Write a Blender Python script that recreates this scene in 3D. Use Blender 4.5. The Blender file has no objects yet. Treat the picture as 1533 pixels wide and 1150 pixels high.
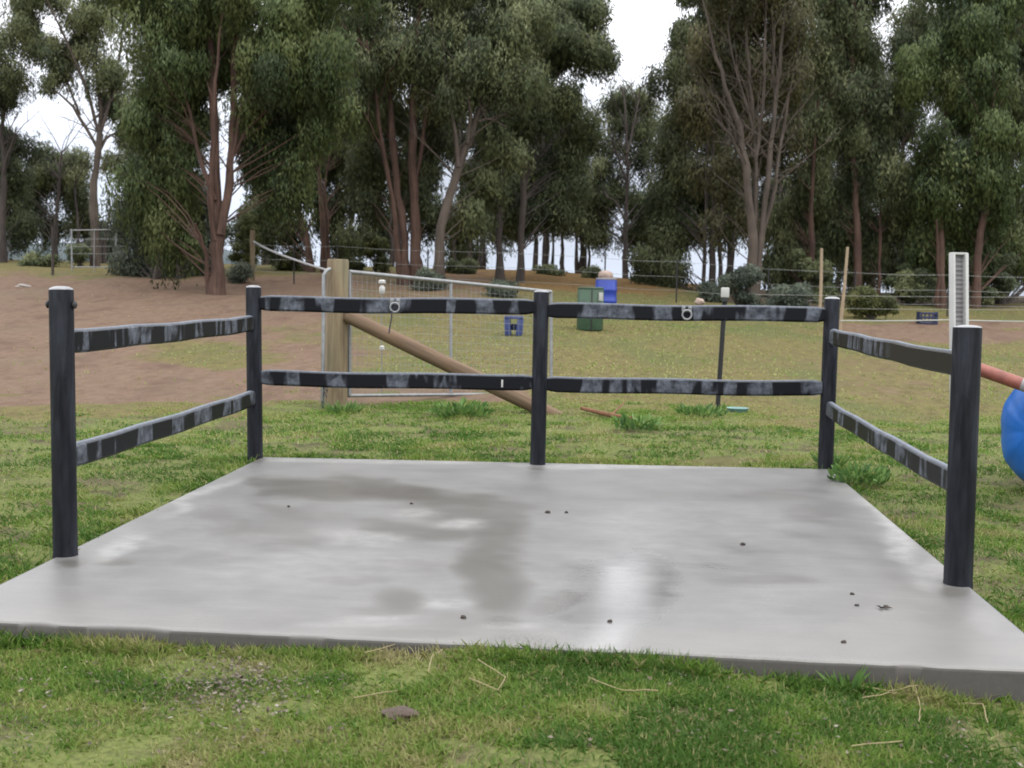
import bpy, math, random
import numpy as np
from mathutils import Vector, Matrix

random.seed(7)
rng = np.random.default_rng(11)
scene = bpy.context.scene
COL = scene.collection

# ------------------------------------------------------------------ camera
F, CX, CY = 1900.0, 766.5, 575.0            # photograph: 1533 x 1150
CAM = np.array([0.434, -6.216, 1.4325])
RX, RY, RZ = -0.0798, -0.0203, 0.0636
def _rot(rx, ry, rz):
    cx, sx = math.cos(rx), math.sin(rx); cy, sy = math.cos(ry), math.sin(ry); cz, sz = math.cos(rz), math.sin(rz)
    return (np.array([[cz, -sz, 0], [sz, cz, 0], [0, 0, 1]]) @ np.array([[1, 0, 0], [0, cx, -sx], [0, sx, cx]])
            @ np.array([[cy, 0, sy], [0, 1, 0], [-sy, 0, cy]]))
M = _rot(RX, RY, RZ)
def px(u, v, d):
    "world point seen at photograph pixel (u, v), d metres ahead of the camera"
    return CAM + M @ np.array([(u - CX) / F * d, d, -(v - CY) / F * d])
def project(P):
    q = (np.asarray(P) - CAM) @ M
    d = np.where(np.abs(q[..., 1]) < 1e-6, 1e-6, q[..., 1])
    return CX + F * q[..., 0] / d, CY - F * q[..., 2] / d, q[..., 1]

cam_d = bpy.data.cameras.new('camera'); cam = bpy.data.objects.new('camera', cam_d); COL.objects.link(cam)
cam_d.sensor_width = 36.0; cam_d.lens = F / 1533 * 36.0
cam_d.clip_start = 0.05; cam_d.clip_end = 8000
m3 = M @ np.array([[1, 0, 0], [0, 0, -1], [0, 1, 0]])
mm = Matrix([list(r) for r in m3]).to_4x4(); mm.translation = Vector(CAM)
cam.matrix_world = mm
scene.camera = cam
cam_d.dof.use_dof = True; cam_d.dof.focus_distance = 7.5; cam_d.dof.aperture_fstop = 5.0

# ------------------------------------------------------------------ terrain
_PS = np.array([-60, 0, 4.5, 6, 8, 10, 14, 20, 27.5, 33, 36, 40, 44, 50, 58, 90, 200, 600, 4000.])
_PZ = np.array([-.3, -.13, -.10, -.07, -.045, -.03, 0, .13, .40, .75, .95, 1.3, 1.6, 1.95, 1.8, -1.0, -5, -12, -40.])
def gz(x, y):
    x = np.asarray(x, float); y = np.asarray(y, float)
    s = y - CAM[1]
    z = (np.interp(s, _PS, _PZ) + np.interp(s - 1.2, _PS, _PZ) + np.interp(s + 1.2, _PS, _PZ)) / 3
    k = np.clip((s - 14) / 16, 0, 1)
    xx = x - (0.434 - 0.0636 * s)
    side = np.clip((xx - 1) / 9, 0, 1)
    z = z - k * side * 0.32 * np.clip(z, 0, 9)
    near = np.clip((12 - s) / 6, 0, 1)
    z = z - near * 0.010 * np.clip(x, -4, 4)
    nf = np.clip((6.4 - s) / 1.3, 0, 1); nf = nf * nf * (3 - 2 * nf)
    zf = np.interp(x, [-4, -1.9, -1.0, -.35, -.05, .65, .95, 1.4, 2.1, 4], [-.085, -.082, -.082, -.062, -.040, -.040, -.062, -.092, -.135, -.16])
    z = z * (1 - nf) + zf * nf
    b = np.sin(x * 1.3 + 1.7 * np.sin(y * .7)) * np.sin(y * 1.1 + x * .4) * .5 + np.sin(x * 3.1 + y * 2.3) * np.sin(y * 2.9 - x * 1.7) * .25
    return z + b * (0.010 + 0.0016 * np.clip(s - 8, 0, 30))
def gpt(u, d):
    "ground point in picture column u, d metres ahead"
    p = px(u, 430, d)
    return np.array([p[0], p[1], float(gz(p[0], p[1]))])
def on_ground(u, v):
    d0 = 3.0
    p = px(u, v, d0)
    for d in np.arange(3.0, 70, .05):
        p = px(u, v, d)
        if p[2] < gz(p[0], p[1]): break
    return np.array([p[0], p[1], float(gz(p[0], p[1]))])
def on_slab(u, v, z=0.0):
    r = M @ np.array([(u - CX) / F, 1, -(v - CY) / F])
    return CAM + r * ((z - CAM[2]) / r[2])

# ------------------------------------------------------------------ materials
def new_mat(name):
    m = bpy.data.materials.new(name); m.use_nodes = True
    nt = m.node_tree; b = nt.nodes['Principled BSDF']
    return m, nt, b
def nd(nt, t, **kw):
    n = nt.nodes.new(t)
    for k, v in kw.items():
        if k.startswith('i_'):
            key = k[2:]; key = int(key) if key.isdigit() else key
            n.inputs[key].default_value = v
        else: setattr(n, k, v)
    return n
def ramp(nt, src, stops, interp='LINEAR'):
    r = nt.nodes.new('ShaderNodeValToRGB'); r.color_ramp.interpolation = interp
    e = r.color_ramp.elements
    while len(e) < len(stops): e.new(.5)
    for i, (p, c) in enumerate(stops):
        e[i].position = p
        e[i].color = (c, c, c, 1) if isinstance(c, (int, float)) else tuple(c) + (1,)
    nt.links.new(src, r.inputs[0]); return r.outputs[0]
def mix(nt, fac, a, b, mode='MIX'):
    n = nt.nodes.new('ShaderNodeMix'); n.data_type = 'RGBA'; n.blend_type = mode; n.clamp_factor = True
    for sock, val in ((n.inputs[0], fac), (n.inputs[6], a), (n.inputs[7], b)):
        if isinstance(val, (int, float)): sock.default_value = val if sock == n.inputs[0] else (val, val, val, 1)
        elif isinstance(val, tuple): sock.default_value = val + (1,) if len(val) == 3 else val
        else: nt.links.new(val, sock)
    return n.outputs[2]
def noise(nt, vec, scale, detail=4, rough=.55, dist=0.0):
    n = nd(nt, 'ShaderNodeTexNoise', i_Scale=scale, i_Detail=detail, i_Roughness=rough, i_Distortion=dist)
    if vec is not None: nt.links.new(vec, n.inputs['Vector'])
    return n.outputs[0]
def mapped(nt, src, scale, loc=(0, 0, 0)):
    m = nd(nt, 'ShaderNodeMapping'); m.inputs['Scale'].default_value = scale; m.inputs['Location'].default_value = loc
    nt.links.new(src, m.inputs[0]); return m.outputs[0]
def bump(nt, h, b, strength, dist):
    n = nd(nt, 'ShaderNodeBump', i_Strength=strength, i_Distance=dist); nt.links.new(h, n.inputs['Height']); nt.links.new(n.outputs[0], b.inputs['Normal'])
def math_n(nt, op, a, b=None):
    n = nd(nt, 'ShaderNodeMath', operation=op)
    for i, v in enumerate((a, b)):
        if v is None: continue
        if isinstance(v, (int, float)): n.inputs[i].default_value = v
        else: nt.links.new(v, n.inputs[i])
    return n.outputs[0]

def simple(name, c, rough=.6, var=.25, scale=8., bumpd=0.0, metal=0.0, c2=None):
    m, nt, b = new_mat(name)
    g = nd(nt, 'ShaderNodeNewGeometry')
    n1 = noise(nt, g.outputs['Position'], scale, 5, .6)
    c2 = c2 or tuple(x * (1 - var) for x in c)
    c3 = tuple(min(1, x * (1 + var * .6)) for x in c)
    nt.links.new(ramp(nt, n1, [(.3, c2), (.55, c), (.75, c3)]), b.inputs['Base Color'])
    b.inputs['Roughness'].default_value = rough; b.inputs['Metallic'].default_value = metal
    if bumpd: bump(nt, n1, b, .6, bumpd)
    return m

def leaf_mat(name, cols, transl=.25, clump=False):
    m, nt, b = new_mat(name)
    a = nd(nt, 'ShaderNodeAttribute', attribute_name='tint')
    k = len(cols); stops = [(i / (k - 1), c) for i, c in enumerate(cols)]
    c = ramp(nt, a.outputs['Fac'], stops)
    nt.links.new(c, b.inputs['Base Color']); b.inputs['Roughness'].default_value = .55
    b.inputs['Specular IOR Level'].default_value = .3
    t = nd(nt, 'ShaderNodeBsdfTranslucent'); nt.links.new(c, t.inputs[0])
    if clump:
        ca = nd(nt, 'ShaderNodeAttribute', attribute_name='clump'); ge = nd(nt, 'ShaderNodeNewGeometry')
        sc_ = nd(nt, 'ShaderNodeVectorMath', operation='SCALE'); sc_.inputs['Scale'].default_value = .85; nt.links.new(ge.outputs['Normal'], sc_.inputs[0])
        ad = nd(nt, 'ShaderNodeVectorMath', operation='ADD'); nt.links.new(sc_.outputs[0], ad.inputs[0]); nt.links.new(ca.outputs['Vector'], ad.inputs[1])
        nr = nd(nt, 'ShaderNodeVectorMath', operation='NORMALIZE'); nt.links.new(ad.outputs[0], nr.inputs[0]); nt.links.new(nr.outputs[0], b.inputs['Normal'])
    mx = nd(nt, 'ShaderNodeMixShader', i_0=transl)
    nt.links.new(b.outputs[0], mx.inputs[1]); nt.links.new(t.outputs[0], mx.inputs[2])
    nt.links.new(mx.outputs[0], nt.nodes['Material Output'].inputs[0])
    return m

def bark_mat(name, dark, mid, pale):
    m, nt, b = new_mat(name)
    tc = nd(nt, 'ShaderNodeTexCoord')
    v = mapped(nt, tc.outputs['UV'], (14, 1.3, 1))
    n1 = noise(nt, v, 1.0, 6, .65, .4)
    g = nd(nt, 'ShaderNodeNewGeometry')
    n2 = noise(nt, g.outputs['Position'], .9, 4, .6)
    c = ramp(nt, n1, [(.3, dark), (.55, mid), (.72, pale)])
    c = mix(nt, ramp(nt, n2, [(.42, 0.), (.7, .75)]), c, pale)
    nt.links.new(c, b.inputs['Base Color']); b.inputs['Roughness'].default_value = .85
    bump(nt, n1, b, .8, .05)
    return m

MAT = {}
MAT['leaf_olive'] = leaf_mat('leaf_olive', [(0.0470, 0.0694, 0.0323), (0.0881, 0.1270, 0.0483), (0.1351, 0.1737, 0.0592), (0.1938, 0.2205, 0.0914)], .25, True)
MAT['leaf_dark'] = leaf_mat('leaf_dark', [(0.0515, 0.0673, 0.0366), (0.0937, 0.1179, 0.0593), (0.1453, 0.1725, 0.0789), (0.2342, 0.2483, 0.1198)], .25, True)
MAT['leaf_grey'] = leaf_mat('leaf_grey', [(0.0409, 0.0542, 0.0410), (0.0711, 0.0929, 0.0683), (0.1093, 0.1342, 0.0957), (0.1707, 0.1936, 0.1423)], .25, True)
MAT['leaf_brown'] = leaf_mat('leaf_brown', [(0.0536, 0.0554, 0.0306), (0.0953, 0.0960, 0.0469), (0.1369, 0.1293, 0.0591), (0.1788, 0.1601, 0.0865)], .25, True)
MAT['leaf_yellow'] = leaf_mat('leaf_yellow', [(.050, .062, .022), (.090, .105, .032), (.135, .145, .040), (.180, .180, .070)], .25, True)
MAT['leaf_weed'] = leaf_mat('leaf_weed', [(0.0551, 0.1116, 0.0368), (0.0874, 0.1764, 0.0416), (0.1482, 0.2466, 0.0624), (0.2470, 0.3042, 0.1360)])
MAT['grass_blade'] = leaf_mat('grass_blade', [(0.0785, 0.1605, 0.0287), (0.1435, 0.2507, 0.0412), (0.2219, 0.2937, 0.0698), (0.3043, 0.3023, 0.1148), (0.3954, 0.3596, 0.1896)], .35)
MAT['bark_red'] = bark_mat('bark_red', (0.0217, 0.0111, 0.0079), (0.0650, 0.0328, 0.0220), (0.1237, 0.0731, 0.0528))
MAT['bark_pale'] = bark_mat('bark_pale', (0.0248, 0.0177, 0.0134), (0.0628, 0.0463, 0.0355), (0.1178, 0.0941, 0.0756))
MAT['bark_dark'] = bark_mat('bark_dark', (.016, .013, .012), (.040, .031, .027), (.085, .066, .056))
MAT['galv'] = simple('galvanised_steel', (0.260, 0.267, 0.273), .45, .25, 14, 0, .6)
MAT['wire'] = simple('wire_steel', (.26, .27, .27), .5, .2, 5, 0, .5)
MAT['tape'] = simple('white_tape', (0.384, 0.391, 0.372), .6, .12, 6)
MAT['white_plastic'] = simple('white_plastic', (0.459, 0.459, 0.446), .4, .10, 9)
MAT['black_steel'] = simple('black_steel', (.018, .018, .020), .5, .3, 20)
MAT['blue_plastic'] = simple('blue_plastic', (0.0091, 0.1207, 0.4642), .35, .25, 6)
MAT['blue_drum'] = simple('blue_drum_plastic', (0.019, 0.046, 0.310), .4, .2, 5)
MAT['navy_plastic'] = simple('navy_plastic', (.030, .050, .170), .45, .3, 7)
MAT['green_plastic'] = simple('green_plastic', (0.043, 0.090, 0.053), .5, .35, 5)
MAT['teal_plastic'] = simple('teal_plastic', (0.136, 0.260, 0.248), .45, .2, 9)
MAT['pale_stone'] = simple('pale_stone', (0.279, 0.254, 0.236), .9, .3, 12, .02)
MAT['sack'] = simple('pale_sack', (0.341, 0.260, 0.223), .85, .35, 6, .01)
MAT['bark_chip'] = simple('bark_chip', (0.0743, 0.0532, 0.0420), .9, .5, 60, .004)
MAT['straw'] = simple('straw', (0.285, 0.229, 0.124), .7, .3, 40)
MAT['cane'] = simple('bamboo_cane', (0.285, 0.217, 0.143), .7, .2, 12)
MAT['clod'] = simple('dirt_clod', (.045, .036, .030), .95, .4, 60)
MAT['rust_leaf'] = simple('rusty_dead_branch', (.17, .075, .035), .85, .4, 14)
MAT['red_paint'] = simple('red_paint', (.24, .075, .055), .5, .35, 14)
MAT['grey_paint'] = simple('grey_paint', (0.260, 0.248, 0.260), .5, .2, 12)
MAT['rope'] = simple('dark_cord', (.05, .045, .05), .8, .2, 30)

# treated pine
def timber(name, dark, mid, pale, green):
    m, nt, b = new_mat(name)
    tc = nd(nt, 'ShaderNodeTexCoord')
    n1 = noise(nt, mapped(nt, tc.outputs['UV'], (22, 1.6, 1)), 1.0, 6, .6, .3)
    n2 = noise(nt, mapped(nt, tc.outputs['UV'], (2.2, 1.1, 1), (3, 1, 0)), 1.0, 3, .5)
    c = ramp(nt, n1, [(.3, dark), (.52, mid), (.75, pale)])
    c = mix(nt, ramp(nt, n2, [(.45, 0.), (.75, .6)]), c, green)
    nt.links.new(c, b.inputs['Base Color']); b.inputs['Roughness'].default_value = .8
    bump(nt, n1, b, .5, .006)
    return m
MAT['pine'] = timber('treated_pine', (0.093, 0.065, 0.037), (0.180, 0.136, 0.081), (0.248, 0.198, 0.124), (0.136, 0.136, 0.081))
MAT['pine_brown'] = timber('weathered_pine', (0.068, 0.038, 0.022), (0.146, 0.090, 0.053), (0.205, 0.140, 0.087), (0.124, 0.093, 0.062))

# black recycled plastic with pale scuffs and a painted sheen on rail tops.  UV: u = metres along the rail or round the post, v = height
def plastic(name, kind):
    m, nt, b = new_mat(name)
    tc = nd(nt, 'ShaderNodeTexCoord'); uv = tc.outputs['UV']
    base = (.0052, .0057, .0085)
    if kind == 'rail':
        n1 = noise(nt, mapped(nt, uv, (3.4, .8, 1)), 1.0, 3, .60, .25)
        n2 = noise(nt, mapped(nt, uv, (30, 16, 1)), 1.0, 6, .75)
        n3 = noise(nt, mapped(nt, uv, (9, 11, 1), (9, 3, 0)), 1.0, 5, .65)
        w = ramp(nt, n1, [(.50, 0.), (.535, 1.)])
        w = math_n(nt, 'MULTIPLY', w, ramp(nt, n2, [(.30, .30), (.60, 1.)]))
        w = math_n(nt, 'MULTIPLY', w, ramp(nt, n3, [(.34, .12), (.62, 1.)]))
        tp = nd(nt, 'ShaderNodeAttribute', attribute_name='top_sheen')
        e = math_n(nt, 'MULTIPLY', tp.outputs['Fac'], ramp(nt, n2, [(.25, .45), (.6, 1.)]))  # sky highlight painted pale along the rail's upper edge
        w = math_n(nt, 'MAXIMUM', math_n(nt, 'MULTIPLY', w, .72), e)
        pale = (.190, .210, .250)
        br = nd(nt, 'ShaderNodeAttribute', attribute_name='bare')
        w = math_n(nt, 'MULTIPLY', w, math_n(nt, 'SUBTRACT', 1.0, math_n(nt, 'MULTIPLY', br.outputs['Fac'], math_n(nt, 'SUBTRACT', 1.0, tp.outputs['Fac']))))
        bb = mix(nt, br.outputs['Fac'], base, (.014, .013, .011))
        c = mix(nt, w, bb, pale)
    else:
        n1 = noise(nt, mapped(nt, uv, (22, 2.2, 1)), 1.0, 6, .7, .5)
        n2 = noise(nt, mapped(nt, uv, (3, 1.6, 1), (2, 5, 0)), 1.0, 4, .6)
        w = math_n(nt, 'MULTIPLY', ramp(nt, n1, [(.40, 0.), (.70, .8)]), ramp(nt, n2, [(.35, .12), (.62, .95)]))
        c = mix(nt, w, base, (.046, .052, .066))
    nt.links.new(c, b.inputs['Base Color'])
    nt.links.new(ramp(nt, w, [(0., .48), (1., .7)]), b.inputs['Roughness'])
    b.inputs['Specular IOR Level'].default_value = .16
    bump(nt, n1, b, .25, .004)
    return m
MAT['rail'] = plastic('black_plastic_rail', 'rail')
MAT['post'] = plastic('black_plastic_post', 'post')
MAT['cap'] = simple('dust_and_sheen_cap', (0.248, 0.254, 0.273), .35, .35, 18)  # pale grey holds both dust and the sky's sheen

# ------------------------------------------------------------------ mesh helper
class MB:
    def __init__(s): s.v = []; s.f = []; s.uv = {}; s.att = {}
    def add(s, verts, faces, uvs=None):
        o = len(s.v); s.v += [tuple(map(float, p)) for p in verts]
        for k, f in enumerate(faces):
            if uvs is not None: s.uv[len(s.f)] = uvs[k]
            s.f.append(tuple(i + o for i in f))
        return o
    def tube(s, pts, rad, n=10, caps=True, flat=1.0):
        pts = [np.asarray(p, float) for p in pts]
        rad = [rad] * len(pts) if isinstance(rad, (int, float)) else rad
        vs = []; L = 0; Ls = [0.0]
        for a, b2 in zip(pts, pts[1:]): L += np.linalg.norm(b2 - a); Ls.append(L)
        ref = None
        for i, p in enumerate(pts):
            t = pts[min(i + 1, len(pts) - 1)] - pts[max(i - 1, 0)]; t = t / (np.linalg.norm(t) + 1e-9)
            if ref is None:
                ref = np.array([1., 0, 0]) if abs(t[0]) < .8 else np.array([0, 1., 0])
            a = ref - t * np.dot(ref, t); a /= np.linalg.norm(a); ref = a
            b2 = np.cross(t, a)
            for k in range(n):
                th = 2 * math.pi * k / n
                vs.append(p + a * math.cos(th) * rad[i] + b2 * math.sin(th) * rad[i] * flat)
        fs = []; us = []
        for i in range(len(pts) - 1):
            for k in range(n):
                k2 = (k + 1) % n
                fs.append((i * n + k, i * n + k2, (i + 1) * n + k2, (i + 1) * n + k))
                c0, c1 = k / n, (k + 1) / n
                w = 2 * math.pi * max(rad[0], 1e-4)
                us.append(((c0 * w, Ls[i]), (c1 * w, Ls[i]), (c1 * w, Ls[i + 1]), (c0 * w, Ls[i + 1])))
        if caps:
            fs.append(tuple(reversed(range(n)))); us.append(tuple((.01 * k, 0) for k in range(n)))
            fs.append(tuple((len(pts) - 1) * n + k for k in range(n))); us.append(tuple((.01 * k, L) for k in range(n)))
        s.add(vs, fs, us)
    def box(s, c, ax, ay, az, bev=0.0):
        "box from centre and half-axis vectors, chamfered"
        c, ax, ay, az = (np.asarray(q, float) for q in (c, ax, ay, az))
        import bmesh
        bm = bmesh.new(); bmesh.ops.create_cube(bm, size=2)
        if bev:
            lens = [np.linalg.norm(q) for q in (ax, ay, az)]
            for v in bm.verts: v.co = Vector((v.co.x * lens[0], v.co.y * lens[1], v.co.z * lens[2]))
            bmesh.ops.bevel(bm, geom=list(bm.edges), offset=bev, segments=2, affect='EDGES', profile=.6)
            for v in bm.verts: v.co = Vector((v.co.x / lens[0], v.co.y / lens[1], v.co.z / lens[2]))
        bm.verts.index_update()
        s.add([c + ax * v.co.x + ay * v.co.y + az * v.co.z for v in bm.verts], [[v.index for v in f.verts] for f in bm.faces])
        bm.free()
    def lathe(s, base, prof, n=24, axis=(0, 0, 1), capb=True, capt=True):
        "prof: list of (radius, distance along axis)"
        axis = np.asarray(axis, float); axis = axis / np.linalg.norm(axis)
        ref = np.array([1., 0, 0]) if abs(axis[0]) < .8 else np.array([0, 1., 0])
        a = ref - axis * np.dot(ref, axis); a /= np.linalg.norm(a); b2 = np.cross(axis, a)
        base = np.asarray(base, float); vs = []; fs = []; us = []
        for r, h in prof:
            for k in range(n):
                th = 2 * math.pi * k / n
                vs.append(base + axis * h + (a * math.cos(th) + b2 * math.sin(th)) * r)
        R0 = max(r for r, h in prof)
        for i in range(len(prof) - 1):
            for k in range(n):
                k2 = (k + 1) % n
                fs.append((i * n + k, i * n + k2, (i + 1) * n + k2, (i + 1) * n + k))
                w = 2 * math.pi * R0 / n
                us.append(((k * w, prof[i][1]), ((k + 1) * w, prof[i][1]), ((k + 1) * w, prof[i + 1][1]), (k * w, prof[i + 1][1])))
        if capb: fs.append(tuple(reversed(range(n)))); us.append(tuple((.01 * k, 0) for k in range(n)))
        if capt: fs.append(tuple((len(prof) - 1) * n + k for k in range(n))); us.append(tuple((.01 * k, 0) for k in range(n)))
        s.add(vs, fs, us)
    def build(s, name, mat, parent=None, smooth=True, origin=None):
        me = bpy.data.meshes.new(name)
        if origin is None: origin = np.array(parent['_o']) if parent is not None and '_o' in parent else np.zeros(3)
        vs = [tuple(np.asarray(p) - origin) for p in s.v]
        me.from_pydata(vs, [], s.f)
        if s.uv:
            uvl = me.uv_layers.new(name='UVMap')
            for i, p in enumerate(me.polygons):
                u = s.uv.get(i)
                if u:
                    for k, li in enumerate(p.loop_indices): uvl.data[li].uv = u[k]
        for an, vals in s.att.items():
            at = me.attributes.new(an, 'FLOAT', 'POINT'); at.data.foreach_set('value', np.asarray(vals, np.float32))
        if smooth:
            me.polygons.foreach_set('use_smooth', [True] * len(me.polygons))
            try: me.set_sharp_from_angle(angle=math.radians(40))
            except Exception: pass
        me.materials.append(mat)
        o = bpy.data.objects.new(name, me); COL.objects.link(o)
        if parent is not None: o.parent = parent
        else: o.location = Vector(origin)
        return o
def tag(o, label=None, cat=None, group=None, kind=None):
    if label: o['label'] = label
    if cat: o['category'] = cat
    if group: o['group'] = group
    if kind: o['kind'] = kind
    return o
def thing(name, loc, label, cat, group=None):
    o = bpy.data.objects.new(name, None); COL.objects.link(o); o.empty_display_size = .1
    o.location = Vector(np.asarray(loc, float)); o['_o'] = [float(q) for q in loc]
    return tag(o, label, cat, group)
def fast_mesh(name, verts, quads, mat, parent=None, tint=None, smooth=False, clump=None):
    "large quad mesh straight from arrays"
    me = bpy.data.meshes.new(name)
    origin = np.array(parent['_o']) if parent is not None else np.zeros(3)
    v = (verts - origin).astype(np.float32); k = quads.shape[1]
    me.vertices.add(len(v)); me.vertices.foreach_set('co', v.ravel())
    me.loops.add(quads.size); me.loops.foreach_set('vertex_index', quads.astype(np.int32).ravel())
    me.polygons.add(len(quads)); me.polygons.foreach_set('loop_start', np.arange(0, quads.size, k, dtype=np.int32))
    me.update(calc_edges=True)
    if tint is not None:
        at = me.attributes.new('tint', 'FLOAT', 'FACE'); at.data.foreach_set('value', tint.astype(np.float32))
    if clump is not None:
        at = me.attributes.new('clump', 'FLOAT_VECTOR', 'FACE'); at.data.foreach_set('vector', clump.astype(np.float32).ravel())
    if smooth: me.polygons.foreach_set('use_smooth', [True] * len(quads))
    me.materials.append(mat)
    o = bpy.data.objects.new(name, me); COL.objects.link(o)
    if parent is not None: o.parent = parent
    return o

# ------------------------------------------------------------------ ground sheet and its zones
def vnoise(x, y, s, seed=0):
    "smooth value noise in [0,1]"
    x = np.asarray(x) * s + seed * 17.3; y = np.asarray(y) * s - seed * 9.1
    i, j = np.floor(x).astype(int), np.floor(y).astype(int); fx, fy = x - i, y - j
    fx = fx * fx * (3 - 2 * fx); fy = fy * fy * (3 - 2 * fy)
    def h(a, b):
        n = np.sin(a * 127.1 + b * 311.7 + seed * 74.7) * 43758.5453
        return n - np.floor(n)
    return (h(i, j) * (1 - fx) + h(i + 1, j) * fx) * (1 - fy) + (h(i, j + 1) * (1 - fx) + h(i + 1, j + 1) * fx) * fy
def fbm(x, y, s, seed=0): return (vnoise(x, y, s, seed) * .5 + vnoise(x, y, s * 2.1, seed + 1) * .3 + vnoise(x, y, s * 4.3, seed + 2) * .2)
def sm(a, b, t):
    t = np.clip((t - a) / (b - a), 0, 1); return t * t * (3 - 2 * t)
def band(t, a, b, w): return sm(a - w, a + w, t) * (1 - sm(b - w, b + w, t))
def zones(x, y):
    "dirt, lush, dry-orange, litter masks at ground points"
    z = gz(x, y); P = np.stack([x, y, z], -1)
    u, v, d = project(P)
    v = v + (fbm(x, y, .55, 3) - .5) * np.clip(900 / np.maximum(d, 3), 8, 70); u = u + (fbm(x, y, .5, 8) - .5) * np.clip(2600 / np.maximum(d, 3), 40, 300)
    v = v + (fbm(x, y, 2.4, 13) - .5) * np.clip(520 / np.maximum(d, 3), 4, 44)
    front = (d > 2.5)
    dirt = band(v, 412, 606, 9) * (1 - sm(455, 650, u)) * (1 - .80 * band(v, 518, 548, 8) * band(u, 200, 430, 60)) * (1 - .45 * band(v, 480, 520, 10) * band(u, 380, 700, 40))
    dirt = np.maximum(dirt, .55 * band(v, 405, 470, 8) * band(u, 380, 760, 60))
    dirt = np.maximum(dirt, .85 * band(v, 586, 604, 4) * band(u, 480, 800, 30))
    dirt = np.maximum(dirt, .9 * band(v, 484, 512, 5) * sm(1190, 1330, u))
    dirt = np.maximum(dirt, .35 * band(v, 530, 600, 12) * band(u, 1180, 1420, 60))
    lush = .95 * band(v, 606, 705, 7) * band(u, 380, 1130, 60)
    lush = np.maximum(lush, .72 * sm(612, 640, v) * (1 - sm(920, 960, v)) * (u < 500))
    lush = np.maximum(lush, .75 * sm(618, 640, v) * (1 - sm(960, 1010, v)) * (u > 1050))
    lush = np.maximum(lush, (.60 - .34 * (1 - sm(330, 620, u)) * sm(985, 1060, v)) * sm(930, 960, v))
    lush = np.maximum(lush, .8 * band(v, 480, 500, 6) * band(u, 840, 1100, 60) * .5)
    dry = band(v, 384, 436, 7) * band(u, 640, 1130, 50)
    dry = np.maximum(dry, .6 * (1 - sm(385, 402, v)) * (u < 500))
    litter = sm(1010, 1110, u) * (1 - sm(448, 470, v)) * .9
    f = front.astype(float)
    return dirt * f, lush * f + (1 - f) * .6, dry * f, litter * f

xs = np.concatenate([-np.geomspace(2500, 46, 14), np.arange(-44, 44.01, .34), np.geomspace(46, 2500, 14)])
ys = np.concatenate([[-60, -30, -18], np.arange(-9, -3.5, .5), np.arange(-3.5, 9, .16), np.arange(9, 48, .36), np.arange(48.5, 90, 2), np.geomspace(92, 3500, 16)])
GX, GY = np.meshgrid(xs, ys); nx, ny = len(xs), len(ys)
gv = np.stack([GX.ravel(), GY.ravel(), gz(GX, GY).ravel()], -1)
ii = np.arange(nx * ny).reshape(ny, nx)
gq = np.stack([ii[:-1, :-1].ravel(), ii[:-1, 1:].ravel(), ii[1:, 1:].ravel(), ii[1:, :-1].ravel()], -1)

m, nt, b = new_mat('paddock_ground')
g = nd(nt, 'ShaderNodeNewGeometry'); pos = g.outputs['Position']
def zat(n): return nd(nt, 'ShaderNodeAttribute', attribute_name=n).outputs['Fac']
flat = mapped(nt, pos, (1, .45, 1))
nA = noise(nt, pos, 1.4, 5, .6); nB = noise(nt, flat, 7.0, 6, .7); nC = noise(nt, pos, 38, 4, .7); nD = noise(nt, mapped(nt, pos, (1, .35, 1), (5, 2, 0)), .55, 4, .6, .4)
olive = ramp(nt, nB, [(.30, (0.0706, 0.0578, 0.0233)), (.48, (0.1206, 0.1009, 0.0426)), (.62, (0.1383, 0.1205, 0.0474)), (.80, (0.1765, 0.1470, 0.0675))])
olive = mix(nt, ramp(nt, nD, [(.47, 0.), (.66, .75)]), olive, (0.081, 0.096, 0.034))
lushc = ramp(nt, nC, [(.30, (0.0618, 0.0674, 0.0263)), (.50, (0.1133, 0.1347, 0.0399)), (.70, (0.1627, 0.1782, 0.0618))])
lushc = mix(nt, ramp(nt, nA, [(.50, 0.), (.64, .8)]), lushc, ramp(nt, nC, [(.35, (.050, .038, .026)), (.55, (.100, .078, .050)), (.72, (.165, .135, .090))]))
dirtc = ramp(nt, nB, [(.28, (0.1024, 0.0652, 0.0455)), (.5, (0.1449, 0.0965, 0.0686)), (.72, (0.1765, 0.1227, 0.0893))])
dirtc = mix(nt, ramp(nt, noise(nt, mapped(nt, pos, (.6, .25, 1), (8, 1, 0)), 1.6, 6, .65, .6), [(.52, 0.), (.66, .7)]), dirtc, (.085, .052, .038))
dirtc = mix(nt, ramp(nt, nD, [(.50, 0.), (.72, .45)]), dirtc, (0.127, 0.105, 0.069))
dryc = ramp(nt, nB, [(.3, (0.0816, 0.0494, 0.0218)), (.52, (0.1460, 0.0885, 0.0356)), (.75, (0.1851, 0.1288, 0.0575))])
litc = ramp(nt, nB, [(.3, (0.036, 0.028, 0.020)), (.55, (0.078, 0.057, 0.041)), (.75, (0.108, 0.090, 0.054))])
def soft(fac, n, w=.42):
    s = math_n(nt, 'ADD', fac, math_n(nt, 'MULTIPLY', math_n(nt, 'SUBTRACT', n, .5), w * 2))
    return ramp(nt, s, [(.32, 0.), (.68, 1.)])
c = mix(nt, soft(zat('dry'), nB), olive, dryc)
c = mix(nt, soft(zat('litter'), nB), c, litc)
c = mix(nt, soft(zat('dirt'), noise(nt, mapped(nt, pos, (1, .5, 1)), 2.2, 7, .68), .62), c, dirtc)
lushc = mix(nt, ramp(nt, noise(nt, pos, 3.1, 5, .65), [(.52, 0.), (.66, .85)]), lushc, ramp(nt, nC, [(.3, (0.0311, 0.0229, 0.0157)), (.7, (0.0793, 0.0597, 0.0425))]))
c = mix(nt, soft(zat('lush'), nB), c, lushc)
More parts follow.
